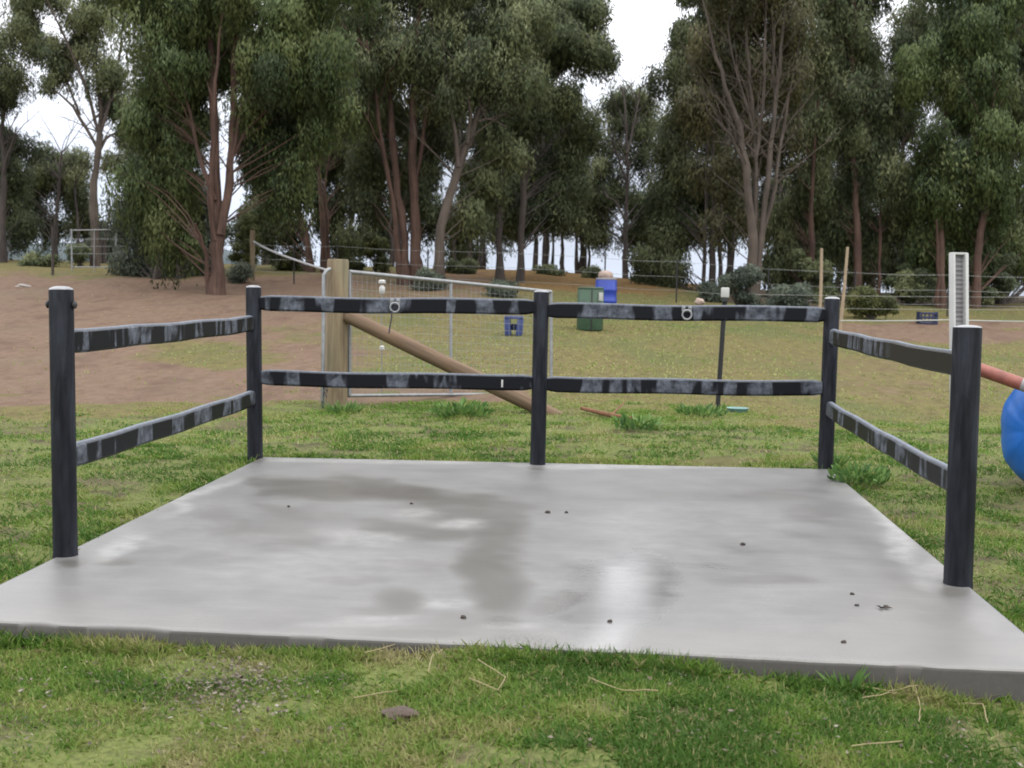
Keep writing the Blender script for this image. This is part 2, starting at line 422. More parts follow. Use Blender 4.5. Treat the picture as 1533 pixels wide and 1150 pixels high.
nt.links.new(c, b.inputs['Base Color']); b.inputs['Roughness'].default_value = .95; b.inputs['Specular IOR Level'].default_value = .15
hh = math_n(nt, 'ADD', nC, math_n(nt, 'MULTIPLY', nB, 2.0)); bump(nt, hh, b, .6, .02)
ground = fast_mesh('ground', gv, gq, m, smooth=True)
tag(ground, 'grassy paddock ground with bare reddish dirt rising gently to a tree line', 'ground', kind='structure')
za = list(zones(gv[:, 0], gv[:, 1]))
za[1] = np.maximum(za[1], .8 * (gv[:, 1] - CAM[1] < 7))
for nme, val in zip(('dirt', 'lush', 'dry', 'litter'), za):
    at = ground.data.attributes.new(nme, 'FLOAT', 'POINT'); at.data.foreach_set('value', val.astype(np.float32))

# far wooded ridge seen low between the first trunks
rx = np.linspace(-420, -118, 150); ry = 560.0
hz_ = 9 + 9 * fbm(rx, rx * 0, .02, 71) + 3.5 * fbm(rx, rx * 0 + 3, .12, 72); hz_ = hz_ * np.clip((-118 - rx) / 60, 0, 1)
base_ = gz(rx, rx * 0 + ry); rows = []
for f_, k_ in ((-1, 0), (-.7, .45), (-.35, .85), (0, 1), (.4, .8), (1, 0)):
    rows.append(np.stack([rx, ry + f_ * 60 + 6 * fbm(rx, rx * 0 + f_ * 9, .1, 73), base_ - 2 + (hz_ + 14) * k_], -1))
hv = np.concatenate(rows); hi_ = np.arange(len(hv)).reshape(len(rows), len(rx))
hq = np.stack([hi_[:-1, :-1].ravel(), hi_[:-1, 1:].ravel(), hi_[1:, 1:].ravel(), hi_[1:, :-1].ravel()], -1)
MAT['ridge'] = simple('wooded_ridge', (.055, .075, .085), .95, .45, .25)
tag(fast_mesh('hills', hv, hq, MAT['ridge'], smooth=True), 'distant dark wooded ridge behind the paddock', 'hill', kind='structure')

# ------------------------------------------------------------------ concrete slab
def line_x(p1, p2, p3, p4):
    a, b2 = p2 - p1, p4 - p3; t = np.linalg.solve(np.array([a, -b2]).T, p3 - p1)[0]; return p1 + a * t
S = lambda u, v: on_slab(u, v)[:2]
Lp, Rp, Fp, Bp = (S(386, 687), S(2, 873)), (S(1246, 705), S(1530, 943)), (S(60, 933), S(1480, 1001)), (S(398, 684), S(1236, 702))
cBL, cBR, cFR, cFL = line_x(*Lp, *Bp), line_x(*Rp, *Bp), line_x(*Rp, *Fp), line_x(*Lp, *Fp)
tt = np.concatenate([[0, .0015, .004], np.linspace(.01, .99, 190), [.996, .9985, 1]])
A, B = np.meshgrid(tt, tt)      # A across, B front to back
def slab_xy(a, b2): return ((cFL[0] * (1 - a) + cFR[0] * a) * (1 - b2) + (cBL[0] * (1 - a) + cBR[0] * a) * b2,
                            (cFL[1] * (1 - a) + cFR[1] * a) * (1 - b2) + (cBL[1] * (1 - a) + cBR[1] * a) * b2)
SX, SY = slab_xy(A, B)
edge = np.minimum(np.minimum(A, 1 - A) * 4.6, np.minimum(B, 1 - B) * 5.1)
SZ = -.007 * np.clip(1 - edge / .012, 0, 1) ** 2 + (fbm(SX, SY, .8, 5) - .5) * .006 * np.clip(edge / .3, 0, 1)
# chipped, slightly wandering front edge
SY = SY + ((fbm(SX, SY * 0, 1.1, 9) - .5) * .022 * np.clip(1 - B * 2, 0, 1) + ((fbm(SX, SY * 0, 7, 19) - .5) * .016 + np.clip(fbm(SX, SY * 0, 2.6, 29) - .66, 0, 1) * .08) * np.clip(1 - B * 40, 0, 1))
n = len(tt); sv = np.stack([SX.ravel(), SY.ravel(), SZ.ravel()], -1); ids = np.arange(n * n).reshape(n, n)
sq = [np.stack([ids[:-1, :-1].ravel(), ids[:-1, 1:].ravel(), ids[1:, 1:].ravel(), ids[1:, :-1].ravel()], -1)]
loop = np.concatenate([ids[0, :-1], ids[:-1, -1], ids[-1, :0:-1], ids[:0:-1, 0]])
prev = loop; off = n * n
for zz in (-.05, -.10, -.20, -.40):
    lv = sv[loop].copy(); lv[:, 2] = zz
    sv = np.concatenate([sv, lv]); cur = np.arange(off, off + len(loop)); off += len(loop)
    sq.append(np.stack([np.roll(prev, -1), prev, cur, np.roll(cur, -1)], -1)); prev = cur
sq = np.concatenate(sq)
u, v, d = project(sv)
wx = (fbm(sv[:, 0], sv[:, 1], 1.6, 21) - .5); wy = (fbm(sv[:, 0], sv[:, 1], 1.6, 31) - .5)
def blob(cu, cv, ru, rv, k=1.0, rot=0.0):
    uu = u + wx * ru * 1.1 - cu; vv = v + wy * rv * 1.3 - cv
    c_, s_ = math.cos(rot), math.sin(rot); uu, vv = uu * c_ + vv * s_, -uu * s_ + vv * c_
    return k * (1 - sm(.35, 1.15, np.sqrt((uu / ru) ** 2 + (vv / rv) ** 2)))
wet_and_shade = np.zeros(len(sv))  # damp stains, plus painted contact shadows at posts and a dark tree reflection
for args in ((150, 838, 60, 9, .6, .05), (100, 842, 26, 8, .7), (1432, 884, 34, 9, .7), (805, 700, 22, 5, .6), (384, 690, 20, 5, .6), (330, 840, 150, 12, .3), (520, 870, 90, 10, .35), (1140, 870, 120, 10, .28), (1210, 770, 60, 18, .3), (620, 850, 120, 16, .3), (480, 735, 150, 16, .75, .12), (620, 742, 170, 24, .85, .12), (700, 765, 110, 18, .7), (640, 792, 120, 18, .7, .15), (440, 790, 130, 60, .30), (745, 800, 60, 60, .8), (740, 880, 62, 70, .95),
             (592, 903, 46, 26, .72), (560, 915, 80, 12, .45), (620, 948, 120, 9, .42), (830, 900, 56, 20, .5, -.3), (350, 790, 90, 22, .4, .3), (1180, 740, 90, 12, .25), (1000, 740, 110, 10, .22),
             (690, 930, 80, 16, .4), (420, 770, 70, 18, .45, .2), (1060, 790, 90, 10, .2)):
    wet_and_shade = np.maximum(wet_and_shade, blob(*args))
film = np.zeros(len(sv))       # thin standing water: smoother, no darker
for args in ((915, 885, 105, 95, .95), (1030, 840, 240, 90, .35), (760, 930, 60, 12, .4)):
    film = np.maximum(film, blob(*args))
pale = np.zeros(len(sv))  # dried bloom at the edges, plus sky-reflection spots painted as pale colour
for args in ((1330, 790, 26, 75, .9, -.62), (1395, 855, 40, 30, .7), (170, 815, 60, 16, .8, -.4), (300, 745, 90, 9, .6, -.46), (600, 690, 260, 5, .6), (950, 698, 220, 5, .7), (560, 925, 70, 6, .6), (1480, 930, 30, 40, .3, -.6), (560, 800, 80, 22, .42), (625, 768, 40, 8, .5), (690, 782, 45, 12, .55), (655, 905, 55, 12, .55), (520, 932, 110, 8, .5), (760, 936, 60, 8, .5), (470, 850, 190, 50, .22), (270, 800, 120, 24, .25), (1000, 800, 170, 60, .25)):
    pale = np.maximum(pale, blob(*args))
tan = np.clip(.85 * sm(900, 965, v + (u - 766) * -.045 + wy * 60), 0, 1) * .8 + .45 * sm(1150, 1420, u + wx * 200) * sm(760, 900, v); tan = np.clip(tan, 0, .9)
mud = np.maximum(blob(775, 958, 75, 16, 1.0), np.maximum(blob(1190, 985, 160, 8, .35), blob(300, 930, 200, 8, .3)))
m, nt, b = new_mat('concrete')
g = nd(nt, 'ShaderNodeNewGeometry'); pos = g.outputs['Position']
n1 = noise(nt, pos, 2.2, 6, .6); n2 = noise(nt, pos, 45, 5, .7); n3 = noise(nt, mapped(nt, pos, (.9, 6, 1)), 2.0, 4, .6); n4 = noise(nt, pos, 260, 2, .6)
c = ramp(nt, n1, [(.3, (.118, .117, .118)), (.5, (.155, .154, .155)), (.7, (.192, .190, .189))])
c = mix(nt, ramp(nt, noise(nt, mapped(nt, pos, (1.2, 7, 1), (2, 7, 0)), 5.0, 6, .7, .4), [(.40, .38), (.58, 0.)]), c, (.118, .116, .114))
c = mix(nt, ramp(nt, n2, [(.35, .50), (.62, 0.)]), c, (.125, .121, .116))
c = mix(nt, ramp(nt, n3, [(.50, 0.), (.70, .22)]), c, (.215, .213, .210))
c = mix(nt, ramp(nt, n4, [(.66, 0.), (.74, .35)]), c, (.10, .095, .09))
wa = zat('wet_and_shade') if False else nd(nt, 'ShaderNodeAttribute', attribute_name='wet_and_shade').outputs['Fac']
fa = nd(nt, 'ShaderNodeAttribute', attribute_name='film').outputs['Fac']
pa = nd(nt, 'ShaderNodeAttribute', attribute_name='efflorescence_and_glare').outputs['Fac']
wn = ramp(nt, math_n(nt, 'ADD', wa, math_n(nt, 'MULTIPLY', math_n(nt, 'SUBTRACT', noise(nt, mapped(nt, pos, (.8, 1.6, 1), (4, 4, 0)), 2.6, 5, .55, .6), .5), .50)), [(.10, 0.), (.50, .55), (.95, 1.)])
c = mix(nt, math_n(nt, 'MULTIPLY', wn, .98), c, (.082, .077, .069))
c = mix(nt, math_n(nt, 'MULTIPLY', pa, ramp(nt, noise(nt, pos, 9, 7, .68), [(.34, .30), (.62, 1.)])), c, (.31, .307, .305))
ta = nd(nt, 'ShaderNodeAttribute', attribute_name='tan').outputs['Fac']
c = mix(nt, math_n(nt, 'MULTIPLY', ta, ramp(nt, n1, [(.3, .45), (.65, .9)])), c, (.186, .178, .168))
ma = nd(nt, 'ShaderNodeAttribute', attribute_name='mud').outputs['Fac']
mn = ramp(nt, noise(nt, pos, 85, 4, .75), [(.52, 0.), (.60, 1.)])
c = mix(nt, math_n(nt, 'MULTIPLY', ma, mn), c, (.055, .045, .036))
c = mix(nt, ramp(nt, noise(nt, pos, 120, 2, .5), [(.68, 0.), (.74, .5)]), c, (.06, .055, .05))
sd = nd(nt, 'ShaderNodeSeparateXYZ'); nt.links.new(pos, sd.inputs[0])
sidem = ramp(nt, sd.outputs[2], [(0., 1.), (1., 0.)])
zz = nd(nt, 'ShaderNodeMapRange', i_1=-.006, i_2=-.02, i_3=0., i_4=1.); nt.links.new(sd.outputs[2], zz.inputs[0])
c = mix(nt, math_n(nt, 'MULTIPLY', zz.outputs[0], .8), c, mix(nt, n2, (.035, .031, .027), (.085, .077, .067)))  # side faces darkened in colour for shade, with soil-splash noise
nt.links.new(c, b.inputs['Base Color'])
fn = ramp(nt, math_n(nt, 'ADD', fa, math_n(nt, 'MULTIPLY', math_n(nt, 'SUBTRACT', noise(nt, mapped(nt, pos, (.7, 2.2, 1)), 3.0, 5, .55, .3), .5), .5)), [(.08, 0.), (.85, 1.)])
r0 = math_n(nt, 'SUBTRACT', .40, math_n(nt, 'MULTIPLY', fn, .27))
r0 = math_n(nt, 'ADD', r0, math_n(nt, 'MULTIPLY', math_n(nt, 'SUBTRACT', n1, .5), .10))
r0 = math_n(nt, 'ADD', r0, math_n(nt, 'MULTIPLY', zz.outputs[0], .4))
r0 = math_n(nt, 'SUBTRACT', r0, math_n(nt, 'MULTIPLY', wn, .10))
nt.links.new(math_n(nt, 'MAXIMUM', r0, .13), b.inputs['Roughness'])
hb = math_n(nt, 'ADD', math_n(nt, 'MULTIPLY', n2, .5), n3); bump(nt, hb, b, .14, .003)
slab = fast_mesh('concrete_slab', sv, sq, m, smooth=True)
for nme, val in (('wet_and_shade', wet_and_shade), ('film', film), ('efflorescence_and_glare', pale), ('mud', mud), ('tan', tan)):
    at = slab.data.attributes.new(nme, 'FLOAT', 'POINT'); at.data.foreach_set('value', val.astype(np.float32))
try: slab.data.set_sharp_from_angle(angle=math.radians(50))
except Exception: pass
tag(slab, 'large pale grey concrete slab with damp patches, railed on three sides', 'concrete slab')

# ------------------------------------------------------------------ black plastic rail fence on the slab
PR = .06
base_px = dict(FL=(98, 831), FR=(1434, 874), BL=(382, 685), BM=(805, 695))
top_px = dict(FL=(98, 433), FR=(1444, 489), BL=(382, 430), BM=(811, 437), BR=(1244, 447))
PB = {k: on_slab(*q) for k, q in base_px.items()}
yb = (PB['BL'][1] + PB['BM'][1]) / 2
rr = M @ np.array([(1244 - CX) / F, 1, -(446 - CY) / F])
PB['BR'] = CAM + rr * ((1.355 - CAM[2]) / rr[2]) if abs(rr[2]) > 1e-3 else None
dBR = project(PB['BM'])[2] + .12
_t = px(1244, 447, dBR); _b = px(1235.5, 700, dBR); PB['BR'] = np.array([_b[0], _b[1], -.03])
PT = {}
for k in PB:
    d = project(PB[k])[2]; PT[k] = px(*top_px[k], d); PT[k][1] = PB[k][1] + (PT[k][1] - PB[k][1]) * .5
origin = (PB['FL'] + PB['FR'] + PB['BL'] + PB['BM']) / 4; origin[2] = 0
fence = thing('rail_fence', origin, 'black plastic post and rail fence enclosing three sides of the concrete slab', 'fence')
def post_at(k): return lambda z: PB[k] + (PT[k] - PB[k]) * ((z - PB[k][2]) / (PT[k][2] - PB[k][2]))
for k in ('FL', 'BL', 'BM', 'BR', 'FR'):
    PR = .069 if k == 'FR' else .061
    mb = MB(); ax = PT[k] - PB[k]; H = np.linalg.norm(ax)
    flat_top = k in ('FR',)
    hc = .012 if flat_top else .018
    prof = [(PR * 1.02, -.10), (PR * 1.02, .0), (PR, .02), (PR * .995, H * .5), (PR, H - .012), (PR * .985, H - .003)]
    mb.lathe(PB[k], prof, 28, ax)
    p = mb.build('post', MAT['post'], fence); p['_o'] = list(origin)
    cp = MB(); top = PB[k] + ax / H * (H - .003)
    cprof = [(PR * .985, 0), (PR * .90, hc * .45), (PR * .62, hc * .85), (PR * .3, hc), (PR * .05, hc * 1.02)]
    cp.lathe(top, cprof, 28, ax, capb=False)
    cp.build('cap', MAT['cap'], p)
def rail(k1, v1, k2, v2, u1=None, u2=None, hgt=.125, thk=.055, bare=None, face=0.0, label=None):
    P = []
    for k, vv in ((k1, v1), (k2, v2)):
        d = project(PB[k])[2]; z = px(project(PB[k])[0], vv, d)[2]
        P.append(post_at(k)(z))
    a, b2 = np.array(P[0]), np.array(P[1]); t = b2 - a; L = np.linalg.norm(t); t /= L
    sd = np.cross(t, [0, 0, 1.]); sd /= np.linalg.norm(sd); up = np.cross(sd, t)
    mb = MB()
    stn = [0, .03, .055, .10, .13] + list(np.linspace(.3, L - .3, 9)) + [L - .13, L - .10, L - .055, L - .03, L]
    hw = thk / 2; hh = hgt / 2; ch = .016
    ring = [(-hw + ch, -hh), (hw - ch, -hh), (hw, -hh + ch), (hw, hh - ch), (hw - ch, hh), (-hw + ch, hh), (-hw, hh - ch), (-hw, -hh + ch)]
    nr = len(ring); vs = []; tops = []; brs = []; uvs = []; fs = []
    per = [0]; 
    for i in range(nr): per.append(per[-1] + math.dist(ring[i], ring[(i + 1) % nr]))
    seedv = random.uniform(0, 40)
    for s_ in stn:
        e = min(s_, L - s_); k = .80 + .20 * min(1, max(0, (e - .05) / .07))
        sag = -.006 * math.sin(math.pi * s_ / L) + .004 * math.sin(s_ * 5 + seedv)
        for (q, h) in ring:
            vs.append(a + t * s_ + sd * q * (1 if k > .9 else .8) + up * (h * k + sag))
            tops.append(1.0 if h >= hh - 1e-6 else 0.0)
            brs.append(0.0 if bare is None else float(np.clip((s_ - bare[0] * L) / (.06), 0, 1) if bare[1] > bare[0] else np.clip((bare[0] * L - s_) / .06, 0, 1)))
    for i in range(len(stn) - 1):
        for k in range(nr):
            k2 = (k + 1) % nr
            fs.append((i * nr + k, i * nr + k2, (i + 1) * nr + k2, (i + 1) * nr + k))
            uvs.append(((stn[i] + seedv, per[k]), (stn[i] + seedv, per[k + 1]), (stn[i + 1] + seedv, per[k + 1]), (stn[i + 1] + seedv, per[k])))
    fs.append(tuple(reversed(range(nr)))); fs.append(tuple((len(stn) - 1) * nr + k for k in range(nr)))
    mb.add(vs, fs, uvs + [tuple((0, 0) for _ in range(nr))] * 2)
    # the top_sheen value lives on the upper chamfer and top face only
    mb.att['top_sheen'] = [t_ * 1.0 for i, t_ in enumerate(tops)]; mb.att['bare'] = brs
    o = mb.build('rail', MAT['rail'], fence)
    if label: o['label'] = label
    return a, b2, sd, up, o
top_l = rail('BL', 454, 'BM', 458.5); top_r = rail('BM', 464, 'BR', 470)
low_l = rail('BL', 565, 'BM', 572); rail('BM', 574, 'BR', 581, hgt=.125)
rail('FL', 511, 'BL', 484); rail('FL', 685, 'BL', 595)
rail('BR', 503, 'FR', 547, bare=(.50, 1.), label='rail with one half bare dark brown and unscuffed'); rail('BR', 611, 'FR', 727)
def rail_face(R, uu):
    "point on the near face of a rail in picture column uu"
    a, b2, sd, up, o = R; lo, hi = 0., 1.
    for _ in range(40):
        t = (lo + hi) / 2
        if project(a + (b2 - a) * t)[0] < uu: lo = t
        else: hi = t
    s = -sd if (-sd)[1] < 0 else sd
    return a + (b2 - a) * t + s * .030, s
for R, uu in ((top_l, 592), (top_r, 1027)):
    p, s = rail_face(R, uu); x = np.array([1., 0, 0]); z = np.array([0, 0, 1.])
    mb = MB()
    for sg in (-1, 1):
        mb.box(p + x * sg * .026 + z * .030, x * .015, s * .004, z * .022, .003)
        mb.lathe(p + x * sg * .026 + z * .034 + s * .003, [(.008, 0), (.008, .006), (.004, .009)], 10, s)
    mb.box(p + z * .012 + s * .002, x * .038, s * .003, z * .010, .002)
    pl = mb.build('tie_plate', MAT['galv'], fence)
    rg = MB(); pts = [p + s * .014 + z * (-.020 + .036 * math.cos(a)) + x * .036 * math.sin(a) for a in np.linspace(0, 2 * math.pi, 25)]
    rg.tube(pts, .0085, 8, caps=False); r_ = rg.build('tie_ring', MAT['galv'], fence)
# bolt heads on the near post, white tag on the low rail
mb = MB(); q = post_at('FL')(px(98, 456, project(PB['FL'])[2])[2])
for sg in (-1, 1):
    mb = MB(); mb.lathe(q + np.array([sg * (PR - .004), 0, 0]), [(.020, 0), (.020, .008), (.013, .013)], 10, (sg, 0, 0)); mb.build('bolt', MAT['black_steel'], fence)
p, s = rail_face(low_l, 752); mb = MB(); mb.box(p - np.array([0, 0, .012]), (.007, 0, 0), s * .003, (0, 0, .030), .001); mb.build('tag', MAT['white_plastic'], fence)
# cord hanging from the first tie ring
p, s = rail_face(top_l, 588); mb = MB(); z = np.array([0, 0, 1.])
mb.tube([p + s * .03 - z * .045, p + s * .032 - z * .10, p + s * .03 - z * .16 - [.012, 0, 0], p + s * .03 - z * .225 - [.02, 0, 0]], .006, 6)
tag(mb.build('cord', MAT['rope'], origin=p), 'short dark cord hanging from the tie ring nearer the timber strainer post', 'cord')

# ------------------------------------------------------------------ timber strainer, gate, pipe
gp = gpt(505, 14.0)
st = thing('strainer_post', gp, 'thick treated pine strainer post with a long diagonal log brace', 'fence post')
t14 = px(506, 388, 14.0)
mb = MB(); mb.tube([gp - [0, 0, .1], gp + [0, 0, .05], gp * .5 + t14 * .5, t14 - [0, 0, .02], t14], [.128, .124, .120, .118, .108], 26)
mb.build('post', MAT['pine'], st)
e0 = px(518, 472, 13.98); e1 = on_ground(838, 620); e1[2] -= .05
mb = MB(); mb.tube([e0, e0 * .7 + e1 * .3, e0 * .35 + e1 * .65, e1], [.076, .082, .083, .080], 18); mb.build('brace', MAT['pine_brown'], st)

pp = gpt(486, 13.8)
mb = MB(); h = [px(494, 403, 13.85), px(489, 405, 13.8), px(485, 412, 13.8), px(484.5, 440, 13.8), px(484, 520, 13.8), px(483, 600, 13.8), pp]
mb.tube(h, .022, 10); pipe = thing('steel_pipe', pp, 'thin galvanised pipe with bent top standing against the timber strainer post', 'pipe')
mb.build('pipe', MAT['galv'], pipe)
mb = MB()
for k in range(16):
    cc = px(487 + 3 * math.sin(k * 1.3), 560 + k * 2.2, 13.72); th = (k % 2) * math.pi / 2
    pts = [cc + np.array([math.cos(th) * .013 * math.sin(a), math.sin(th) * .013 * math.sin(a), .018 * math.cos(a)]) for a in np.linspace(0, 2 * math.pi, 9)]
    mb.tube(pts, .004, 5, caps=False)
mb.build('chain', MAT['rope'], pipe)

d0, d1 = 14.15, 17.0
gl = lambda f: (522 + (825 - 522) * f, d0 * d1 / (d1 + (d0 - d1) * f))
gate_o = gpt(*gl(.5))
gate = thing('farm_gate', gate_o, 'long galvanised mesh farm gate hung from the timber strainer post', 'gate')
def gtop(f): uu, dd = gl(f); return px(uu, 407 + 30 * f, dd)
def gbot(f): uu, dd = gl(f); return px(uu, 592.5 - 3 * f, dd)
mb = MB(); mb.tube([gtop(f) for f in np.linspace(0, 1, 6)], .024, 10); mb.tube([gbot(f) for f in np.linspace(0, 1, 6)], .020, 10)
for f in (0.004, 1.0): mb.tube([gtop(f), gbot(f)], .022, 10)
fr_ = mb.build('frame', MAT['galv'], gate)
fm = (675 - 522) / 303 * d0 / d1 / (1 - (675 - 522) / 303 * (1 - d0 / d1)); fm = .505
mb = MB(); mb.tube([gtop(fm), gbot(fm)], .020, 10); mb.build('upright', MAT['galv'], gate)
mb = MB()
for f in np.linspace(.02, .98, 42): mb.tube([gtop(f), gbot(f)], .0016, 4, caps=False)
for k in np.linspace(.07, .94, 14): mb.tube([gtop(0) * (1 - k) + gbot(0) * k, gtop(1) * (1 - k) + gbot(1) * k], .0017, 4, caps=False)
mb.build('mesh', MAT['wire'], gate)

# thin stake with white insulators
sp = gpt(573, 15.6)
ins = thing('tread_in_post', sp, 'thin grey stake carrying white insulators seen through the mesh gate', 'stake')
mb = MB(); mb.tube([sp, px(572, 438, 15.6)], .006, 6); mb.build('stake', MAT['wire'], ins)
for vv, hh, rr_ in ((434, .11, .036), (422, .05, .045), (521, .06, .032)):
    mb = MB(); c_ = px(572, vv, 15.58); mb.lathe(c_ - [0, 0, hh / 2], [(rr_ * .6, 0), (rr_, hh * .2), (rr_, hh * .75), (rr_ * .5, hh)], 12); mb.build('insulator', MAT['white_plastic'], ins)

# black picket with white cap
bp = gpt(1080, 14.4); bt = px(1085.5, 440, 14.4)
pk = thing('star_picket', bp, 'black steel picket with a white plastic cap standing behind the rails', 'fence post')
mb = MB()
axv = (bt - bp)
for a in (math.pi / 2, math.pi / 2 + 2.094, math.pi / 2 + 4.189):
    dv = np.array([math.cos(a), math.sin(a), 0]); nv = np.array([-math.sin(a), math.cos(a), 0])
    mb.box((bp + bt) / 2 + dv * .014, dv * .015, nv * .0045, axv / 2)
mb.tube([bp - [0, 0, .1], bt], .014, 6); mb.build('picket', MAT['black_steel'], pk, smooth=False)
mb = MB(); cc = px(1085.5, 438, 14.4); mb.box(cc, (.046, 0, 0), (0, .03, 0), (0, 0, .056), .012); mb.build('cap', MAT['white_plastic'], pk)
mb = MB(); mb.box(px(1085.5, 449.5, 14.38), (.026, 0, 0), (0, .022, 0), (0, 0, .024), .006); mb.build('clip', MAT['black_steel'], pk)
tp_ = on_ground(1104, 617)
mb = MB(); mb.lathe(tp_ + [0, 0, -.005], [(.10, 0), (.125, .045), (.132, .05), (.122, .045), (.09, .012)], 24, capt=True)
tag(mb.build('feed_tray', MAT['teal_plastic'], origin=tp_), 'small pale teal tray in the grass at the foot of the black picket', 'tray')

# ------------------------------------------------------------------ drums, crates
def drum(name, u, vtop, d, r, mat, label, cat, ribs=(.33, .66), lid=True, z0=None):
    g0 = gpt(u, d); top = px(u, vtop, d)[2]; H = top - g0[2]
    root = thing(name, g0, label, cat); mb = MB()
    prof = [(r * .93, 0), (r * .97, .02 * H)]
    for k in ribs: prof += [(r * .97, (k - .05) * H), (r * 1.02, (k - .02) * H), (r * 1.02, (k + .02) * H), (r * .97, (k + .05) * H)]
    prof += [(r * .97, .93 * H), (r * .90, .975 * H), (r * .90, H)]
    mb.lathe(g0, prof, 30); body = mb.build('body', mat, root)
    if lid:
        mb = MB(); mb.lathe(g0 + [0, 0, H], [(r * .94, -.03), (r * .96, 0), (r * .93, .012), (r * .5, .016)], 30); mb.build('rim', MAT['grey_paint'] if lid == 1 else mat, root)
    return root, g0 + [0, 0, H]
_, btop = drum('blue_drum', 907.5, 417, 33.0, .285, MAT['blue_drum'], 'upright bright blue plastic drum with a pale rim and a bundle on its lid', 'drum')
mb = MB(); v0 = []; 
mb.lathe(btop + [-.02, 0, .015], [(.17, 0), (.20, .05), (.19, .12), (.15, .17), (.07, .20), (.01, .205)], 16); 
mb.v = [tuple(np.array(q) + .025 * (np.array([vnoise(q[0] * 9, q[2] * 9, 1, 2), vnoise(q[1] * 9, q[2] * 9, 1, 5), 0]) - .5)) for q in mb.v]
tag(mb.build('bundle', MAT['sack'], origin=btop), 'pale pinkish bundle sitting on top of the blue drum', 'bundle')
gr, gt_ = drum('green_drum', 884.5, 431, 28.0, .30, MAT['green_plastic'], 'weathered green drum with a dark upright band and pale sticker, before the blue drum', 'drum', (.42,), 2)
gb = gpt(884.5, 28.0)
mb = MB(); mb.box(gb + [.03, -.292, .45], (.013, 0, 0), (0, .008, 0), (0, 0, .46), .003); mb.build('band', MAT['black_steel'], gr)
mb = MB(); mb.box(np.array([gb[0] + .225, gb[1] - .205, gt_[2] - .19]), (.045, .04, 0), (.004, -.006, 0), (0, 0, .09), .002); mb.build('sticker', MAT['tape'], gr)

sp = on_ground(769, 502)      # blue step stool
sd_ = float(project(sp)[2])
stool = thing('step_stool', sp, 'dark blue plastic step stool with two thick legs below the upper rail', 'stool')
mb = MB(); ht = px(769, 473, sd_)[2] - sp[2]
mb.box(sp + [0, 0, ht - .03], (.19, 0, 0), (0, .15, 0), (0, 0, .03), .012); mb.build('seat', MAT['navy_plastic'], stool)
for sg, w in ((-1, .062), (1, .062)):
    mb = MB(); mb.box(sp + [sg * .125, 0, ht / 2 - .032], (w, 0, 0), (0, .14, 0), (sg * .015, 0, ht / 2 - .032), .01); mb.build('leg', MAT['navy_plastic'], stool)
mb = MB(); mb.box(sp + [0, .13, ht / 2 - .03], (.064, 0, 0), (0, .01, 0), (0, 0, .07), .004); mb.build('back_panel', MAT['navy_plastic'], stool)

cp = gpt(1390, 33.5)
crate = thing('crate', cp, 'small dark blue plastic crate on the ground under the trees past the white tape', 'crate')
mb = MB(); w, dd, hgt = .24, .18, .30
mb.box(cp + [0, 0, .02], (w, 0, 0), (0, dd, 0), (0, 0, .02), .005)
for sx in (-1, 1):
    mb.box(cp + [sx * (w - .012), 0, hgt / 2 + .02], (.012, 0, 0), (0, dd, 0), (0, 0, hgt / 2), .004)
    for zz_ in (.08, .17, .28): mb.box(cp + [0, sx * (dd - .012), zz_], (w - .026, 0, 0), (0, .010, 0), (0, 0, .025), .004)
    for xx in (-.1, .1): mb.box(cp + [xx, sx * (dd - .012), .18], (.02, 0, 0), (0, .006, 0), (0, 0, .13), .003)
MAT['faded_navy'] = simple('faded_navy_plastic', (.018, .026, .075), .6, .5, 7)
mb.build('body', MAT['faded_navy'], crate)

def rock(name, p, r, mat, label, cat, sq=.5, seed=1, group=None):
    import bmesh
    bm = bmesh.new(); bmesh.ops.create_icosphere(bm, subdivisions=3, radius=1)
    rs = np.random.default_rng(seed); ph = rs.uniform(0, 6, 9)
    vs = []
    for v_ in bm.verts:
        c_ = np.array(v_.co); k = 1 + .18 * math.sin(c_[0] * 3 + ph[0]) * math.sin(c_[1] * 2.6 + ph[1]) + .12 * math.sin(c_[2] * 5 + ph[2] + c_[0] * 4)
        vs.append(np.asarray(p) + c_ * k * np.array([r, r * .8, r * sq]))
    mb = MB(); mb.add(vs, [[w.index for w in f.verts] for f in bm.faces]); bm.free()
    return tag(mb.build(name, mat, origin=np.asarray(p)), label, cat, group)
rock('stone', gpt(35, 38), .24, MAT['pale_stone'], 'flat pale stone on the grass at the edge of the bare dirt', 'stone', .3, 2)
q_ = gpt(1048, 32); q_[2] = px(1048, 452, 32)[2]
rock('stone', q_, .12, MAT['sack'], 'pale pinkish stone showing just above the upper rail near the white capped picket', 'stone', .8, 4)

# ------------------------------------------------------------------ canes, tapes
for (u0, v0, u1, v1, lab) in ((1230, 372, 1227, 480, 'slim upright timber stake rising behind the upper rail end'), (1269, 370, 1257, 498, 'slim leaning timber stake beside the corner post, holding the white tape')):
    bpt = on_ground(u1, v1); d = project(bpt)[2]; mb = MB(); tpt = px(u0, v0, d)
    mb.tube([bpt - [0, 0, .1], bpt * .5 + tpt * .5 + [.012, 0, 0], tpt], [.0014 * d, .0013 * d, .0011 * d], 8)
    tag(mb.build('timber_stake', MAT['cane'], origin=bpt), lab, 'stake', 'timber stakes holding the tape')
def strand(name, pts, r, mat, label, cat, flat=1.0, sag=0.0):
    out = []
    for (a, b2) in zip(pts, pts[1:]):
        for t in np.linspace(0, 1, 9)[(1 if out else 0):]: out.append(a * (1 - t) + b2 * t - np.array([0, 0, sag * 4 * t * (1 - t)]))
    mb = MB(); mb.tube(out, r, 6, flat=flat); return mb, out
mb, _o1 = strand('x', [px(1258, 480, 22), px(1420, 479, 22.3), px(1640, 482, 23)], .011, None, '', '', 1, .01)
